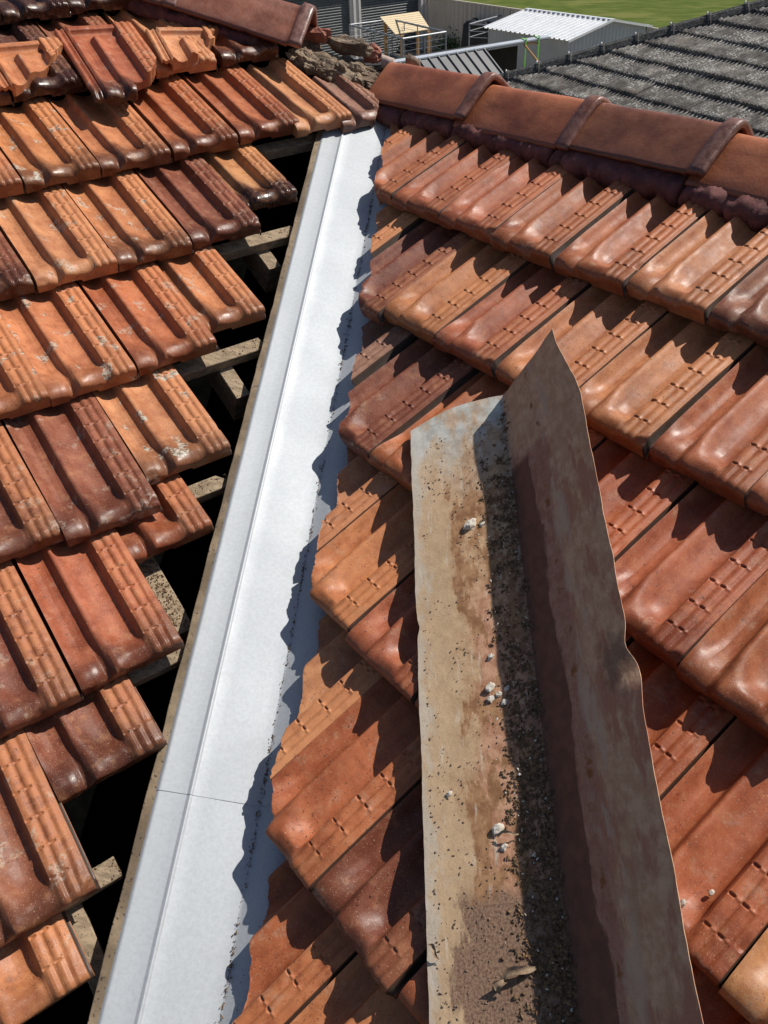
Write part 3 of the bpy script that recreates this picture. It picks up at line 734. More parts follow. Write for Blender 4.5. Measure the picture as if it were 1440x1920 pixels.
def hip_path(s0, s1, off=0., dz=0.):
    sx = Vector((0, 1, 0))
    def f(t):
        p = HIP0 - hipd * (s1 + (s0 - s1) * t) + sx * off + Vector((0, 0, dz))
        return p, sx, Vector((0, -.25, 1)).normalized()
    return f
def rock(V, F, c, rx, ry, rz, ax, sd_):
    nu, nv = 14, 10; n0 = len(V); x, y, z = ax
    for i in range(nv + 1):
        ph = math.pi * i / nv
        for j in range(nu):
            th = 2 * math.pi * j / nu
            q = Vector((math.sin(ph) * math.cos(th), math.sin(ph) * math.sin(th), math.cos(ph)))
            cube = max(abs(q.x), abs(q.y), abs(q.z)); q = q * (1 / cube) ** .55
            k = 1 + .38 * mnoise.noise(q * 1.1 + Vector((sd_ * 3.7, 0, 0))) + .22 * mnoise.noise(q * 2.7 + Vector((sd_ * 3.7, 5, 0))) + .12 * mnoise.noise(q * 6. + Vector((sd_, 9, 0)))
            V.append(c + x * (q.x * rx * k) + y * (q.y * ry * k) + z * (q.z * rz * k))
    for i in range(nv):
        for j in range(nu):
            a, b, c_, d = n0 + i * nu + j, n0 + (i + 1) * nu + j, n0 + (i + 1) * nu + (j + 1) % nu, n0 + i * nu + (j + 1) % nu
            F.append((a, b, c_, d))
V = []; F = []; hx = -hipd; hz = Vector((0, -.2, 1)).normalized(); hy = hz.cross(hx)
for i in range(76):
    q = i / 75; s_ = -.07 + .45 * q
    c = HIP0 + hx * s_ + hy * rng.uniform(-.045, .05) + Vector((0, 0, -.050 + rng.uniform(-.014, .010)))
    an = rng.uniform(-.5, .5)
    rock(V, F, c, rng.uniform(.018, .042), rng.uniform(.016, .034), rng.uniform(.014, .030), (hx * math.cos(an) + hy * math.sin(an), hy * math.cos(an) - hx * math.sin(an), (hz + hy * rng.uniform(-.4, .4)).normalized()), i)
rock(V, F, HIP0 + hx * .18 + Vector((0, -.005, -.060)), .215, .050, .034, (hx, hy, hz), 77)
tag(link('mortar_bed', mesh('mortar_bed', V, F, MORTAR, False)), 'broken grey brown mortar bed exposed along the hip above the valley', 'mortar')
def chunk(name, s_, off, dz, r3, mat, label, cat, sd_, yaw=0., tilt=0.):
    V = []; F = []; x = hx * math.cos(yaw) + hy * math.sin(yaw); z = (hz + hy * tilt).normalized(); y = z.cross(x).normalized(); x = y.cross(z)
    rock(V, F, HIP0 + hx * s_ + hy * off + Vector((0, 0, dz)), *r3, (x, y, z), sd_)
    return tag(link(name, mesh(name, V, F, mat, False)), label, cat)
hy = hy if hy.y > 0 else -hy
chunk('mortar_lump', .205, .045, .012, (.075, .026, .024), MORTAR, 'loose grey mortar slab on top of the hip mortar bed', 'mortar', 5, .1, -.4)
chunk('brick_fragment', .125, .062, .000, (.034, .022, .026), BRICKRED, 'red clay fragment lying behind the hip mortar bed', 'fragment', 8)
chunk('brick_fragment', .315, .050, .012, (.050, .024, .022), BRICKRED, 'red clay fragment beside the hip cap collar', 'fragment', 19, .2)
lumpy('mortar_lump', hip_path(-.060, -.005, .03, -.005), .05, .065, MORTAR, 'pale mortar lump between the hip mortar and the first ridge cap', 'mortar', 12, amp=.008, freq=40., n=40)
lumpy('mortar_lump', hip_path(.035, .085, .055, -.012), .05, .040, simple('round_stone', (.34, .2, .16), (.44, .36, .31), 30.), 'smooth rounded lump in the hip mortar near the first ridge cap', 'mortar', 14, amp=.002, freq=20., n=30)
lumpy('mortar_bed', hip_path(.45, 1.25, -.075, -.055), .08, .050, POINTING, 'dark red mortar below the hip cap at the top of the left slope', 'mortar', 21, amp=.012, freq=24., n=160, m=18)
# red pointing under the ridge caps, in dabs that follow the tile pans
def pointing(c0, c1, seed, label, deep=.03):
    NC = int((c1 - c0) / .004); M_ = 14; V = []; F = []
    for i in range(NC + 1):
        c = c0 + (c1 - c0) * i / NC
        lobe = abs(math.sin((c + seed * .013) * 29.9 + .9 * mnoise.noise(Vector((c * 11, seed, 9))))) ** .4
        bot = 1.572 - .6 * deep * (.15 + .85 * lobe ** .45) - .012 * mnoise.noise(Vector((c * 27, seed, 0))) - .006 * mnoise.noise(Vector((c * 90, seed, 0)))
        bulge = .004 * lobe + .005 * mnoise.noise(Vector((c * 24, seed, 2)))
        e = min(1, (min(i, NC - i) / 5.) ** .5)
        for j in range(M_ + 1):
            t = j / M_
            b = bot + (1.655 - bot) * (0 if j < 2 else ((j - 1) / (M_ - 1)))
            h = (.004 if j else -.03) + (.014 + .010 * t) * min(1, j / 3.) ** .6 + bulge * math.sin(math.pi * min(1, t * 1.4 + .15)) - .010 * (1 - e) + (.004 * fbm((c * 60, t * 5, seed), 4) + .005 * mnoise.noise(Vector((c * 26, t * 2.5, seed)))) * (1 if j else .3)
            if j == 0: h = -.03
            V.append(PR(c, b, h))
    nj = M_ + 1
    for i in range(NC):
        for j in range(M_):
            a = i * nj + j; F.append((a, a + nj, a + nj + 1, a + 1))
        a = i * nj; F.append((a, a + M_, a + nj + M_, a + nj))
    F.append(tuple(range(nj))); F.append(tuple(NC * nj + j for j in range(nj))[::-1])
    return tag(link('mortar_pointing', mesh('mortar_pointing', V, F, POINTING)), label, 'mortar', 'red mortar pointing under the ridge caps')
pointing(-1.44, -1.26, 1, 'dark red mortar lump at the valley end of the ridge', .055)
pointing(-1.25, -1.02, 2, 'dark red mortar pointing below the first ridge cap', .03)
pointing(-1.01, -.62, 3, 'dark red mortar pointing below the second ridge cap', .035)
pointing(-.61, -.20, 4, 'dark red mortar pointing below the darkest ridge cap', .055)
pointing(-.19, .35, 5, 'dark red mortar pointing below the fourth ridge cap', .06)

# ------------------------------------------------------------------ the old flashing, lifted out onto the tiles
OC = PR(.3016, .4745, .0505); fdv = Vector((-.12707521, .94784331, .29230968)).normalized(); ev = fdv.cross(nR); ev = ev if ev.dot(cR) > 0 else -ev
def old_pt(s, t, lay=0.):
    wob = .0022 * mnoise.noise(Vector((s * 5, t * 12, 3))) + .0008 * mnoise.noise(Vector((s * 21, t * 30, 8)))
    if t < 0:
        z = wob * min(1, -t * 20) - .012 * max(0, s - .40) * min(1., max(0., -t - .15) * 20) - lay
        return OC + fdv * s + ev * t + nR * z
    th = math.radians(36.5) + math.radians(3) * float(sstep(.40, .58, s))
    t *= 1 - .150 * float(sstep(.38, .60, s)) * min(1, t / .1)
    if t < .03: th *= .6 + .4 * t / .03
    d = ev * math.cos(th) + nR * math.sin(th); nn = nR * math.cos(th) - ev * math.sin(th)
    bend = .010 * math.exp(-((s + .15) / .035) ** 2) * max(0, (t - .17) / .04) if t > .17 else 0
    return OC + fdv * s + d * t + nn * (wob * min(1, t * 20) * 1.6 - bend - lay)
TT = [-.2125, -.211, -.20, -.19, -.175, -.155, -.13, -.105, -.08, -.055, -.03, -.012, -.003, .0, .003, .010, .02, .03, .045, .06, .08, .10, .125, .15, .17, .185, .198, .207, .211, .2125]
def make_old():
    V = []; F = []; fs = []; ft = []; ns = 150
    for lay in (0., .0011):
        for i in range(ns + 1):
            for t in TT:
                top = .566 + .006 * math.sin(t * 30)
                if t < 0: top = .569 - .006 * math.exp(t / .02) - .036 * max(0, (-t - .08) / .1325) ** 1.7
                else: top = .564 + .034 * (t / .212) ** 1.3
                s = -.75 + (top + .75) * i / ns
                tt = t
                ed = .0022 * mnoise.noise(Vector((s * 11, 1, t))) + .0012 * mnoise.noise(Vector((s * 44, 2, t)))
                if t > .18:
                    tt = t + ed * (t - .18) / .03 - .009 * math.exp(-((s + .115) / .022) ** 2) * (t - .18) / .03 + .006 * math.exp(-((s + .19) / .03) ** 2) * (t - .18) / .03
                if t < -.18: tt = t + ed * (-t - .18) / .03 - .004 * math.exp(-((s - .045) / .012) ** 2) * -(-t - .18) / .03
                V.append(old_pt(s, tt, lay)); fs.append(s); ft.append(tt)
    n = len(TT); n1 = (ns + 1) * n
    for i in range(ns):
        for j in range(n - 1):
            a = i * n + j; F.append((a, a + 1, a + n + 1, a + n)); F.append((n1 + a, n1 + a + n, n1 + a + n + 1, n1 + a + 1))
    def fq(*q):
        m0 = len(V); V.extend([V[k].copy() for k in q]); fs.extend([fs[k] for k in q]); ft.extend([ft[k] for k in q]); F.append(tuple(range(m0, m0 + 4)))
    for i in range(ns):
        a = i * n; fq(a, a + n, n1 + a + n, n1 + a); a = i * n + n - 1; fq(a, n1 + a, n1 + a + n, a + n)
    for j in range(n - 1):
        fq(j, n1 + j, n1 + j + 1, j + 1); a = ns * n + j; fq(a, a + 1, n1 + a + 1, n1 + a)
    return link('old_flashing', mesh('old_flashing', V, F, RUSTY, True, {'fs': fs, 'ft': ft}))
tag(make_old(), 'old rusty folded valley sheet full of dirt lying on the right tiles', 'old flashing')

# ------------------------------------------------------------------ crumbs, stones and twigs
OCT = [(1, 0, 0), (-1, 0, 0), (0, 1, 0), (0, -1, 0), (0, 0, 1), (0, 0, -1)]
OF = [(0, 2, 4), (2, 1, 4), (1, 3, 4), (3, 0, 4), (2, 0, 5), (1, 2, 5), (3, 1, 5), (0, 3, 5)]
def crumbs(name, pts, mat, label, cat):
    V = []; F = []
    for p, r, x, y, z in pts:
        n = len(V); an = rng.uniform(0, 6.28); ca, sa = math.cos(an), math.sin(an); el = rng.uniform(1., 2.2)
        for o in OCT:
            q = Vector(o); q = Vector((q.x * ca * el - q.y * sa, q.x * sa * el + q.y * ca, q.z * rng.uniform(.5, .9)))
            q *= r * rng.uniform(.6, 1.25)
            V.append(p + x * q.x + y * q.y + z * q.z)
        F += [tuple(n + i for i in f) for f in OF]
    return tag(link(name, mesh(name, V, F, mat, False)), label, cat, kind='stuff')
pts = []
for _ in range(5200):            # the heap in the fold of the old sheet
    s = rng.uniform(-.75, .54)
    dens = float(np.interp(s, [-.75, -.5, -.42, -.3, -.2, -.05, .12, .2, .3, .4, .54], [1, .85, .6, .28, .16, .08, .07, .26, .30, .14, .07]))
    if rng.random() > dens: continue
    wd = float(np.interp(s, [-.75, -.45, -.25, -.05, .15, .25, .35, .54], [.075, .066, .055, .028, .028, .045, .036, .010]))
    t = -abs(rng.gauss(0, .42)) * wd - rng.random() * wd * .25 + rng.uniform(0, .010)
    pile = max(0., 1 + t / wd) * .006
    r = rng.choice([.0012, .0016, .002, .0026, .0036]) * rng.uniform(.6, 1.2)
    pts.append((old_pt(s, min(t, .012)) + nR * (rng.random() * pile + r * .4), r, ev, fdv, nR))
for _ in range(260):
    c_s = rng.uniform(-.72, -.1) if rng.random() < .75 else rng.uniform(-.1, .4); c_t = -rng.random() * .07
    for _k in range(rng.randint(3, 16)):
        r = rng.uniform(.001, .003); pts.append((old_pt(c_s + rng.gauss(0, .006), min(.008, c_t + rng.gauss(0, .006))) + nR * r * .5, r, ev, fdv, nR))
crumbs('dirt_crumbs', pts, CRUMB, 'dark leaf mould crumbs heaped in the fold of the old sheet', 'dirt')
pts = []
for _ in range(170):
    s = rng.uniform(-.7, .35); t = -abs(rng.gauss(.02, .03)); r = rng.uniform(.0008, .002); pts.append((old_pt(s, t) + nR * (r * .5 + .002 + .003 * rng.random()), r, ev, fdv, nR))
crumbs('pale_flecks', pts, STONE, 'pale flecks of mortar scattered through the dirt in the old sheet', 'dirt')
pts = []
for _ in range(1500):            # scattered grit on the old sheet and near tiles
    s = rng.uniform(-.7, .5); t = -rng.random() ** .7 * .2
    if rng.random() < .25: t = rng.uniform(-.06, -.03); 
    if mnoise.noise(Vector((s * 9, t * 22, 4))) < -.02 and s > -.42: continue
    r = rng.uniform(.0006, .0018); pts.append((old_pt(s, t) + nR * r * .5, r, ev, fdv, nR))
crumbs('grit', pts, simple('brown_grit', (.06, .04, .03), (.30, .2, .13), 200.), 'scattered brown grit on the flat wing of the old sheet', 'dirt')
pts = []
for _ in range(2600):            # dirt line in the new valley
    s = rng.uniform(-.75, 2.1)
    if mnoise.noise(Vector((s * 6, 0, 7))) < -.12 + .25 * rng.random() and rng.random() < .8: continue
    t = rng.gauss(0, .0032) + .002 * mnoise.noise(Vector((s * 20, 0, 0)))
    r = rng.choice([.0007, .0009, .0013, .002]) * rng.uniform(.6, 1.1)
    pts.append((flash_pt(s, t, .0022 + r * .5), r, pR, vd, nR))
for _ in range(90):
    s = rng.uniform(-.7, .2); t = rng.uniform(.0, .085); r = rng.uniform(.0005, .0013); pts.append((flash_pt(s, t, .0025), r, pR, vd, nR))
crumbs('dirt_line', pts, CRUMB, 'thin line of dark dirt along the bottom of the new valley', 'dirt')
pts = []
for _ in range(420):             # mortar dust on rafters and battens
    if rng.random() < .6: a, b, h = rng.uniform(-.038, -.002), rng.uniform(.29, .47), -.073
    else:
        q = rng.choice(BAT); a = q[2] - rng.random() ** 2 * .12; b = q[0] + rng.uniform(.002, .036); h = -.0405
    r = rng.uniform(.0007, .0022); pts.append((PL(a, b, h + r * .4), r, cL, uL, nL))
crumbs('timber_dirt', pts, CRUMB, 'dark dirt scattered on the exposed roof timbers', 'dirt')
pts = []
def tile_h(b_in, u=.5): return float(tile_top(np.array([u]), np.array([b_in]))[0])
for _ in range(900):             # grit on the right-hand tiles
    k = rng.choice([3, 3, 4, 4, 4, 5]); j = rng.choice([-1, 0, 0, 1])
    a0, b0 = R_OBS.get((k, j), (aR + k * 1.50243 * w + j * w, bR - k * g))
    u = rng.uniform(.05, .97); bi = rng.uniform(.05, .32)
    if mnoise.noise(Vector((u * 4, bi * 14, k + j * 3))) < .05: continue
    a = a0 - w + u * w
    if a < float(np.interp(b0 + bi, cut_ab[:, 0], cut_ab[:, 1])) + .015: continue
    r = rng.uniform(.0005, .0014); pts.append((PR(a, b0 + bi, tile_h(bi, u) + r * .3), r, cR, uR, nR))
crumbs('tile_grit', pts, CRUMB, 'fine dark grit on the cut tiles beside the valley', 'dirt')
def stone(P, r, up, label, mat=STONE, name='stone', flat=.6, grp='pale stones in the old sheet'):
    V = []; F = []
    nu, nv = 9, 6
    x = up.orthogonal().normalized(); y = up.cross(x); sd_ = rng.uniform(0, 99)
    for i in range(nv + 1):
        ph = math.pi * i / nv
        for j in range(nu):
            th = 2 * math.pi * j / nu
            q = Vector((math.sin(ph) * math.cos(th) * 1.25, math.sin(ph) * math.sin(th) * .85, math.cos(ph) * flat))
            q *= r * (1 + .55 * mnoise.noise(q * 1.3 + Vector((sd_, 0, 0))) + .25 * mnoise.noise(q * 3.1 + Vector((sd_, 5, 0))))
            V.append(P + x * q.x + y * q.y + up * (q.z + r * flat * .55))
    for i in range(nv):
        for j in range(nu): F.append((i * nu + j, (i + 1) * nu + j, (i + 1) * nu + (j + 1) % nu, i * nu + (j + 1) % nu))
    return tag(link(name, mesh(name, V, F, mat, False)), label, 'stone', grp)
for s, t, r, lab in ((.247, -.092, .0115, 'largest tan stone chip lying on the sunlit wing of the old sheet'), (.243, -.070, .0050, 'small white chip beside the largest tan stone'),
                     (-.04, -.076, .0060, 'white stone chip at the shadow edge, topmost of the lower chips'), (-.098, -.082, .0085, 'tan stone in the cluster at the shadow edge'), (-.112, -.068, .0055, 'roundest white pebble in the cluster'),
                     (-.118, -.082, .0070, 'lowest brown tinted stone of the cluster'), (-.104, -.052, .0045, 'thin white chip right of the cluster in shadow'), (-.128, -.058, .0055, 'long white chip below the cluster in shadow'),
                     (-.335, -.088, .0085, 'chalky white lump at the edge of the lower dirt heap'), (-.362, -.080, .0055, 'chalky crumb below the chalky white lump'), (-.27, -.165, .0045, 'white chip alone near the left edge of the old sheet')):
    stone(old_pt(s, t), r, nR, lab)
for a, b, r, lab in ((.769, .333, .0040, 'tiny pale stone on the tile right of the old sheet'), (.751, .293, .0052, 'pale two toned stone on the tile close to the old sheet')):
    stone(PR(a, b, tile_h(b - .242, (a - .641) / w)), r, nR, lab, grp='pale stones on the right tiles')
def curl(name, s, t, L, Wd, ang, label, h=.004, mat=LEAFLIT):
    P = []; ca, sa = math.cos(ang), math.sin(ang)
    ax = ev * ca + fdv * sa; ay = fdv * ca - ev * sa; o = old_pt(s, t)
    for lay in (0, 1):
        for i in range(15):
            f = i / 14; row = []
            wd = Wd * math.sin(math.pi * (f * .9 + .05)) ** .6
            for j in range(7):
                q = (j / 6 - .5) * wd
                z = h + .006 * math.sin(f * 3.1) + 1.6 * q * q / Wd + .0016 * mnoise.noise(Vector((f * 6, q * 300, s * 50))) - lay * .0007
                row.append(o + ax * (f - .5) * L + ay * (q + .004 * math.sin(f * 5)) + nR * z)
            P.append(row)
    m = MB(); m.grid(P[:15]); m.grid([r[::-1] for r in P[15:]])
    return tag(m.build(name, mat, smooth=True), label, 'dry leaf', 'dry leaf scraps in the old sheet')
curl('dry_leaf', -.535, -.075, .055, .012, .35, 'long curled strip of dry bark across the edge of the dirt heap')
curl('dry_leaf', -.55, -.10, .022, .012, 1.2, 'crumpled brown leaf scrap under the curled bark strip')
curl('dry_leaf', -.345, -.072, .034, .005, .15, 'thin dark twig lying on the chalky lump', .006)
curl('dry_leaf', -.50, -.20, .026, .007, -.8, 'small grey leaf scrap near the left edge of the old sheet')
curl('dry_leaf', .03, -.040, .010, .006, .6, 'little orange leaf bit in the shaded fold')
tw = MB(); p = old_pt(.115, -.022)
for i in range(9):
    q = p - fdv * .007 + ev * rng.uniform(-.004, .004) + nR * rng.uniform(-.001, .002); tw.bar(p + nR * .004, q + nR * .004, .0007, 5); p = q
tag(tw.build('twig', LEAFLIT), 'thin wiry twig standing in the shaded fold of the old sheet', 'twig')

# ------------------------------------------------------------------ yard behind
G = -4.4
gm = MB(); n_ = 40
gm.quad(Vector((-40, -15, G)), Vector((60, -15, G)), Vector((60, 60, G)), Vector((-40, 60, G)))
tag(gm.build('yard', YARD), kind='structure')
e1 = Vector((.66, -.75, 0)).normalized(); e2 = Vector((.75, .66, 0)).normalized()
K = Vector((-3.15, 35.9, G)); dw = Vector((-.713, -.70, 0)); nw = Vector((.70, -.713, 0))
lw = MB(); LZ = Vector((0, 0, .006))
lw.quad(K + LZ - e1 * 60 + e2 * .1, K + LZ + e1 * 60 + e2 * .1, K + LZ + e1 * 60 + e2 * 300, K + LZ - e1 * 60 + e2 * 300)
tag(lw.build('lawn', GRASS), kind='structure')
# fence
fence = empty('boundary_fence', K); tag(fence, 'beige ribbed steel fence between the garage and the lawn', 'fence')
def child(mb, name, mat, par, **k):
    o = mb.build(name, mat, **k); o.parent = par; o.matrix_parent_inverse = par.matrix_world.inverted(); return o
bpy.context.view_layer.update()
def ribbed(o, ax, up, nrm, L, H, pitch, depth, duty=.35, ends=None):
    P = []; n = int(L / pitch)
    for i in range(n):
        for (f, d) in ((0, 0), (1 - duty - .08, 0), (1 - duty, depth), (.92, depth), (1., 0)):
            x = (i + f) * pitch; hh = H if ends is None else ends(x)
            P.append([o + ax * x + nrm * d, o + ax * x + nrm * d + up * hh])
    return P
Z = Vector((0, 0, 1))
child(MB().grid(ribbed(K, e1, Z, -e2, 11.5, 1.72, .25, .045)), 'panel', FENCE, fence)
child(MB().box(K - e2 * .05 + Z * 1.72, e1 * 11.5, e2 * .06, Z * .05), 'top_rail', FENCE, fence)
for x in (2.4, 4.8, 7.2): child(MB().box(K + e1 * x - e2 * .07, e1 * .06, e2 * .05, Z * 1.76), 'post', FENCE, fence)
# garage
gar = empty('garage', K); tag(gar, 'large garage with two dark roller doors behind the cage trailer', 'garage'); bpy.context.view_layer.update()
def wpt(s, z, d=0.): return Vector((K.x, K.y, 0)) + dw * s + Z * z + nw * d
m = MB()
for s0, s1 in ((0, .35), (3.1, 3.57), (6.6, 9.)): m.box(wpt(s0, G), dw * (s1 - s0), -nw * .25, Z * 2.28)
m.box(wpt(0, -2.12), dw * 9, -nw * .25, Z * .55)
m.box(wpt(0, G, -.26), -nw * 6, dw * .15, Z * 2.8); m.box(wpt(8.85, G, -.26), -nw * 6, dw * .15, Z * 2.8); m.box(wpt(0, G, -6.3), dw * 9, nw * .1, Z * 2.8)
child(m, 'wall', TAUPE, gar)
TRIM = simple('pale_trim', (.72, .68, .64), (.78, .74, .70), 3., .5, .05)
for s0 in (.02, .24, 3.12, 3.36): child(MB().box(wpt(s0, G, .03), dw * .085, -nw * .03, Z * 2.28), 'corner_trim', TRIM, gar)
m = MB(); m.box(wpt(-.2, -1.57, .12), dw * 9.4, -nw * 6.6, Z * .08); child(m, 'roof', GREYSHEET, gar)
for s0, s1, dp in ((.35, 3.1, -.125), (3.57, 6.6, -.088)):
    P = []; z = G
    rowz = []
    while z < -2.1:
        for f, d in ((0, -.012), (.15, -.004), (.35, .006), (.6, .008), (.8, .003), (.93, -.008)): rowz.append((z + f * .085, d))
        z += .085
    P = [[wpt(s0, zz, dp + d), wpt(s1, zz, dp + d)] for zz, d in rowz]
    child(MB().grid(P), 'roller_door', DARKSLAT, gar, smooth=False)
# shed
sh = empty('garden_shed', (1.7, 24.55, G)); tag(sh, 'small grey ribbed shed with white low gable roof', 'shed'); bpy.context.view_layer.update()
a1 = Vector((-.69, .724, 0)); a2 = Vector((.724, .69, 0)); O = Vector((1.7, 24.55, G)); LS, DS, HE_, HR_ = 3.2, 3.1, 1.93, 2.2
child(MB().grid(ribbed(O, a1, Z, -a2, LS, HE_, .145, .012)), 'front_wall', simple('shed_wall', (.50, .475, .44), (.55, .525, .49), 2., .5, .05), sh)
gz = lambda x: HE_ + (HR_ - HE_) * (1 - abs(x / DS * 2 - 1))
child(MB().grid(ribbed(O, a2, Z, -a1, DS, 0, .145, .012, ends=gz)), 'gable_wall', simple('shed_gable', (.40, .42, .46), (.45, .47, .50), 2., .5, .05), sh)
m = MB(); m.box(O + a2 * DS, a1 * LS, a2 * -.03, Z * HE_); m.box(O + a1 * LS, a2 * DS, a1 * -.03, Z * HE_); child(m, 'back_wall', GREYSHEET, sh)
m = MB()
for sgn in (0, 1):
    P = []; n = int((LS + .16) / .19)
    for i in range(n + 1):
        for f, d in ((0, 0), (.55, 0), (.62, .028), (.9, .028), (.97, 0)):
            x = -.08 + (i + f) * .19
            if sgn == 0: P.append([O + a1 * x + a2 * -.10 + Z * (HE_ - .01 + d), O + a1 * x + a2 * (DS / 2) + Z * (HR_ + .012 + d)])
            else: P.append([O + a1 * x + a2 * (DS / 2) + Z * (HR_ + .012 + d), O + a1 * x + a2 * (DS + .1) + Z * (HE_ - .01 + d)])
    m.grid(P)
child(m, 'roof', WHITESTEEL, sh)
m = MB(); m.box(O - a1 * .10 + a2 * (DS / 2 - .06) + Z * (HR_ + .045), a1 * (LS + .2), a2 * .12, Z * .012)
for q in ((-.1, HE_ - .05, DS / 2, HR_), (DS / 2, HR_, DS + .1, HE_ - .05)):
    p_ = O - a1 * .105; m.box(p_ + a2 * q[0] + Z * (q[1] + .0), a2 * (q[2] - q[0]) + Z * (q[3] - q[1]), a1 * .03, Z * .06)
child(m, 'trim', WHITESTEEL, sh)
# pergola under construction
pe = empty('pergola', (-.4, 20., G)); tag(pe, 'half sheeted pergola roof with pale ridge capping and dark inside', 'pergola'); bpy.context.view_layer.update()
r0 = Vector((-1.77, 18.53, -1.9)); r1 = Vector((1.08, 21.09, -1.9)); rd_ = (r1 - r0).normalized(); r0 = r0 - rd_ * .6; RLn = (r1 - r0).length
q_ = Vector((rd_.y, -rd_.x, 0)); pit = math.radians(31); dn = q_ * math.cos(pit) - Z * math.sin(pit); db = -q_ * math.cos(math.radians(9)) - Z * math.sin(math.radians(9))
ridge_box = MB().box(r0 - q_ * .09 + Z * .01, rd_ * RLn, q_ * .14 - Z * .02, Z * .03)
child(ridge_box, 'ridge_capping', simple('pale_capping', (.42, .45, .50), (.48, .51, .56), 3., .4, .05), pe)
P = []; n = int(2.72 / .25)
for i in range(n):
    for f, d in ((0, 0), (.80, 0), (.83, .035), (.95, .035), (.98, 0)):
        x = (i + f) * .25; nn = q_ * math.sin(pit) + Z * math.cos(pit)
        P.append([r0 + rd_ * x + nn * d, r0 + rd_ * x + dn * 2.3 + nn * d])
child(MB().grid(P), 'roof_sheet', GREYSHEET, pe)
m = MB(); m.box(r0 + db * .02 - Z * .03, rd_ * RLn, db * 2.4, Z * .02); m.box(r0 + db * .35 - Z * 2.3, rd_ * 3.80, db * .03, Z * 2.22)
m.box(r0 + rd_ * .2 + dn * 2.2 - Z * 1.4, rd_ * 2.4, dn * .03, Z * 1.3)
child(m, 'dark_lining', simple('dark_ply', (.012, .010, .009), (.02, .017, .014), 3., .9, .1), pe)
for x in (.5, 2.3): child(MB().bar(r0 + rd_ * x - Z * .1, r0 + rd_ * x + Z * (G + 1.9), .05, 6), 'post', TREATED, pe)
child(MB().bar(r0 + rd_ * 3.68 - Z * .06, r0 + rd_ * 3.62 + dn * .75, .022, 6), 'timber_prop', TREATED, pe)
child(MB().bar(r0 + rd_ * 3.75 - Z * .05, r0 + rd_ * 4.1 - Z * .08, .02, 6), 'timber_prop', TREATED, pe)
for x in (3.66, 4.05):
    m = MB(); m.box(r0 + rd_ * x - q_ * .11 + Z * .05, rd_ * .05, q_ * .18, Z * .006); m.box(r0 + rd_ * x + q_ * .055 - Z * .75, rd_ * .035, q_ * .004, Z * .80)
    o = m.build('strap', STRAP); tag(o, 'bright green strap tied round the pergola ridge, ' + ('left of the two' if x < 4 else 'right of the two'), 'strap', 'green straps on the pergola')
# cage trailer
ct = empty('cage_trailer', (-3.3, 27.9, G)); tag(ct, 'galvanised cage trailer parked in front of the roller doors', 'trailer'); bpy.context.view_layer.update()
A_, B_, C_, D_ = Vector((-4.92, 28.75, -2.6)), Vector((-2.9, 25.97, -2.6)), Vector((-1.75, 27.08, -2.6)), Vector((-3.72, 29.78, -2.6))
m = MB()
for p, q in ((A_, B_), (B_, C_), (C_, D_), (D_, A_)): m.bar(p, q, .028, 8)
child(m, 'top_rail', GALV, ct)
CH = 1.0
for p, q, n in ((A_, B_, 4), (B_, C_, 2), (C_, D_, 4), (D_, A_, 2)):
    for i in range(n):
        t = i / n; b = p.lerp(q, t); child(MB().bar(b, b - Z * CH, .024 if i == 0 else .017, 8), 'post', GALV, ct)
m = MB()
for p, q in ((A_, B_), (B_, C_), (C_, D_), (D_, A_)):
    for k in range(1, 7): m.bar(p - Z * k * .16, q - Z * k * .16, .0055, 5)
child(m, 'mesh_bars', GALV, ct)
m = MB()
for p, q in ((A_, B_), (B_, C_), (C_, D_), (D_, A_)):
    dd = (q - p); nn = Vector((dd.y, -dd.x, 0)).normalized(); m.box(p - Z * (CH + .32), dd, nn * .02, Z * .34)
m.box(A_ - Z * (CH + .30), B_ - A_, D_ - A_, Z * .02)
child(m, 'tray', GALV, ct)
for p in (A_.lerp(B_, .5) - Z * 1.5, D_.lerp(C_, .5) - Z * 1.5):
    sidev = (B_ - C_).normalized() if (p - A_).length < (p - C_).length else (C_ - B_).normalized()
    ax_ = (A_ - D_).normalized(); sgn = 1 if (p - A_).length < (p - D_).length else -1
    child(MB().bar(p + ax_ * .02 * sgn, p + ax_ * .20 * sgn, .30, 20), 'wheel', TARP, ct, smooth=False)
# slatted timber shelter
ts = empty('timber_shelter', (-3., 29.6, G)); tag(ts, 'small new pine slatted roof on posts behind the cage trailer', 'shelter'); bpy.context.view_layer.update()
t0, t1, t2, t3 = Vector((-4.04, 29.45, -2.5)), Vector((-2.91, 30.49, -2.5)), Vector((-3.46, 28.75, -2.9)), Vector((-2.46, 29.7, -2.9))
m = MB(); sl_n = 9
for i in range(sl_n):
    f0, f1 = i / sl_n, (i + .84) / sl_n
    a = t0.lerp(t2, f0); b = t1.lerp(t3, f0); c = t0.lerp(t2, f1)
    m.box(a, b - a, c - a, Z * .022)
child(m, 'slat_roof', PINE, ts)
for p in (t0.lerp(t1, .08), t0.lerp(t1, .92), t2.lerp(t3, .12), t2.lerp(t3, .9)): child(MB().box(p - Z * (p.z - G), e1 * .08, e2 * .08, Z * (p.z - G - .02)), 'post', TREATED, ts)
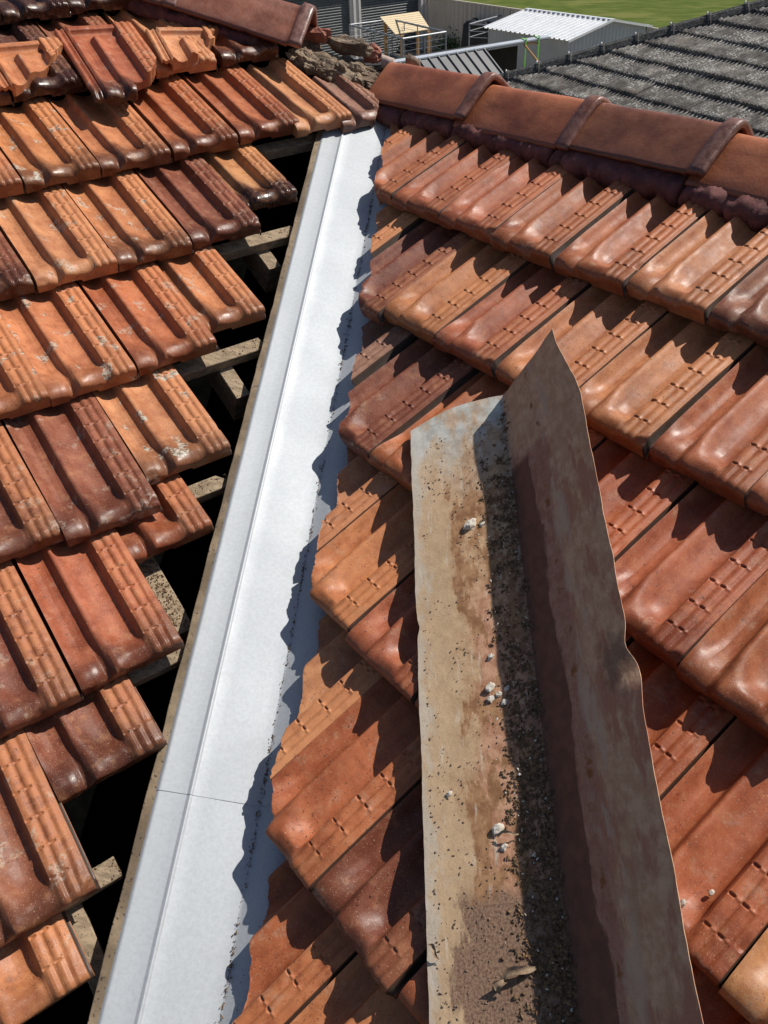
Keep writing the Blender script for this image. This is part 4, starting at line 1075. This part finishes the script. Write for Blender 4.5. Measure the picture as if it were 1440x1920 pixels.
# covered dark trailer beside the shed
dt = empty('covered_trailer', (-.8, 32., G)); tag(dt, 'dark tarpaulin covered trailer with a bare metal frame beside the shed', 'trailer'); bpy.context.view_layer.update()
o0 = Vector((-1.72, 33.2, G)); P = []
for i in range(26):
    row = []
    for j in range(22):
        x, y = i / 25, j / 21
        hgt = 1.25 + .16 * fbm((x * 5, y * 5, 2.), 4)
        edge = min(x, 1 - x, y, 1 - y); z = hgt if edge > .03 else (hgt * .9 if edge > .001 else 0)
        row.append(o0 + a2 * (y * 1.7) + e1 * (x * 1.9) + Z * max(0, z) + e1 * .05 * mnoise.noise(Vector((x * 4, y * 4, z * 3))))
    P.append(row)
child(MB().grid(P), 'tarp', TARP, dt)
m = MB(); f0 = Vector((-1.27, 30.9, -2.92)); f1 = Vector((-.13, 32.85, -2.9)); f2 = Vector((.55, 32.4, -2.9))
ff = Vector((-.5, 30.6, -2.92))
for p, q in ((f0, f1), (f1, f2), (f0, ff), (ff, f2)):
    m.bar(p, q, .024, 6); m.bar(p - Z * .2, q - Z * .2, .012, 6); m.bar(p - Z * .38, q - Z * .38, .012, 6)
for p in (f0, f1, f2, ff): m.bar(p, p + Z * (G - p.z), .024, 6)
child(m, 'frame', GALV, dt)
# shrub by the fence
sb = empty('shrub', (-2.1, 34.6, G)); tag(sb, 'small green shrub at the foot of the fence', 'shrub'); bpy.context.view_layer.update()
m = MB()
for _ in range(900):
    p = Vector((rng.gauss(0, .32), rng.gauss(0, .3), abs(rng.gauss(.25, .22)))) + Vector((-2.1, 34.6, G))
    a = Vector((rng.gauss(0, 1), rng.gauss(0, 1), rng.gauss(0, .7))).normalized() * .07; b = a.orthogonal().normalized() * .03
    m.quad(p - a, p + b, p + a, p - b)
child(m, 'foliage', LEAFM, sb)
child(MB().bar(Vector((-2.1, 34.6, G)), Vector((-2.08, 34.62, G + .4)), .02, 6), 'stem', TREATED, sb)

# ------------------------------------------------------------------ neighbouring house with dark tiled roof
H0 = Vector((2.3403, 11.6151, -.4846)); az_ = math.radians(-33); nrow = -Vector((math.sin(az_), math.cos(az_), 0)); nup = Vector((math.cos(az_), -math.sin(az_), 0)); pt_ = math.radians(22)
nb = empty('neighbour_house', (5., 11., G)); tag(nb, 'neighbouring house with dark weathered concrete tile roof at upper right', 'house'); bpy.context.view_layer.update()
nU = nup * math.cos(pt_) + Z * math.sin(pt_); nN = nrow.cross(nU); nN = nN if nN.z > 0 else -nN
V = []; F = []; tv = []
gauge = .32; tw_ = .30
for k in range(-13, 14):
    b0 = k * gauge; prev = None
    offs = (k % 2) * .5
    c_lo = (b0 + .02) * math.cos(pt_) + .02; cs = np.arange(c_lo, c_lo + (6.6 if k < 8 else 5.), .0125)
    rowi = []
    for (db_, hh) in ((.0, -.020), (.004, .034), (.03, .038), (.17, .022), (.34, .002)):
        r = []
        for c in cs:
            ti = math.floor(c / tw_ + offs); fr = (c / tw_ + offs - ti)
            rnd = mnoise.cell(Vector((ti * 1.37, k * 2.11, .5)))
            rib = .023 * abs(math.sin(fr * math.pi * 5)) ** .7 - .012 * (1 if fr < .05 else 0)
            if hh < 0: rib = 0
            jit = (rnd - .5) * .008
            r.append(len(V)); V.append(H0 + nrow * c + nU * (b0 + db_ + jit + (.006 * mnoise.noise(Vector((c * 30, k, 0))) if db_ < .01 else 0)) + nN * (hh + rib + jit * .7)); tv.append(rnd)
        rowi.append(r)
    for i in range(len(rowi) - 1):
        for j in range(len(cs) - 1): F.append((rowi[i][j], rowi[i][j + 1], rowi[i + 1][j + 1], rowi[i + 1][j]))
o = link('roof', mesh('roof', V, F, NTILE, False, {'tv': tv})); o.parent = nb; o.matrix_parent_inverse = nb.matrix_world.inverted()
hp = Vector((nup.x + nrow.x, nup.y + nrow.y, math.tan(pt_))); hp.normalize()
m = MB(); oth = -nrow * math.cos(pt_) - Z * math.sin(pt_)
E0 = H0 - hp * 6.6; E1 = H0 + hp * 6.4; m.quad(E0, E1, E1 + oth * 4, E0 + oth * 4)
child(m, 'far_slope', NTILE, nb)
capn = MB(); Lc = .437
sidev = hp.cross(Z).normalized(); upv = sidev.cross(hp)
for i in range(-14, 14):
    p = H0 + hp * (i * Lc) + upv * .0
    P = []
    for l, e in ((0, .018), (.03, .020), (.045, .004), (Lc + .02, .0)):
        P.append([p + hp * l + sidev * x + upv * (z + e) for x, z in ((-.15, -.03), (-.12, .02), (-.06, .075), (0, .095), (.06, .075), (.12, .02), (.15, -.03))])
    mm = MB().grid(P); mm.quad(*P[0][::-1])
    child(mm, 'ridge_cap', NCAP, nb)
    bp = p + hp * .0 + upv * .098; P = []  # pale blob painted as the bright highlight on the cap collar
    for a in range(7):
        th = math.pi * a / 6
        P.append([bp + hp * (.014 * math.sin(th) * math.cos(2 * math.pi * b / 8)) + sidev * (.028 * math.sin(th) * math.sin(2 * math.pi * b / 8)) + upv * (.022 - .038 * (1 - math.cos(th)) * .5 + .01 * math.cos(th)) for b in range(9)])
    child(MB().grid(P), 'collar_highlight', simple('pale_highlight', (.5, .49, .46), (.6, .59, .56), 30.) if i == -14 else bpy.data.materials['pale_highlight'], nb)
m = MB(); m.box(H0 + nU * -4.1 + nrow * -3.4 + Z * -2.6 + nup * .5, nrow * 12., nup * .2, Z * 2.45)
child(m, 'wall', WALLM, nb)
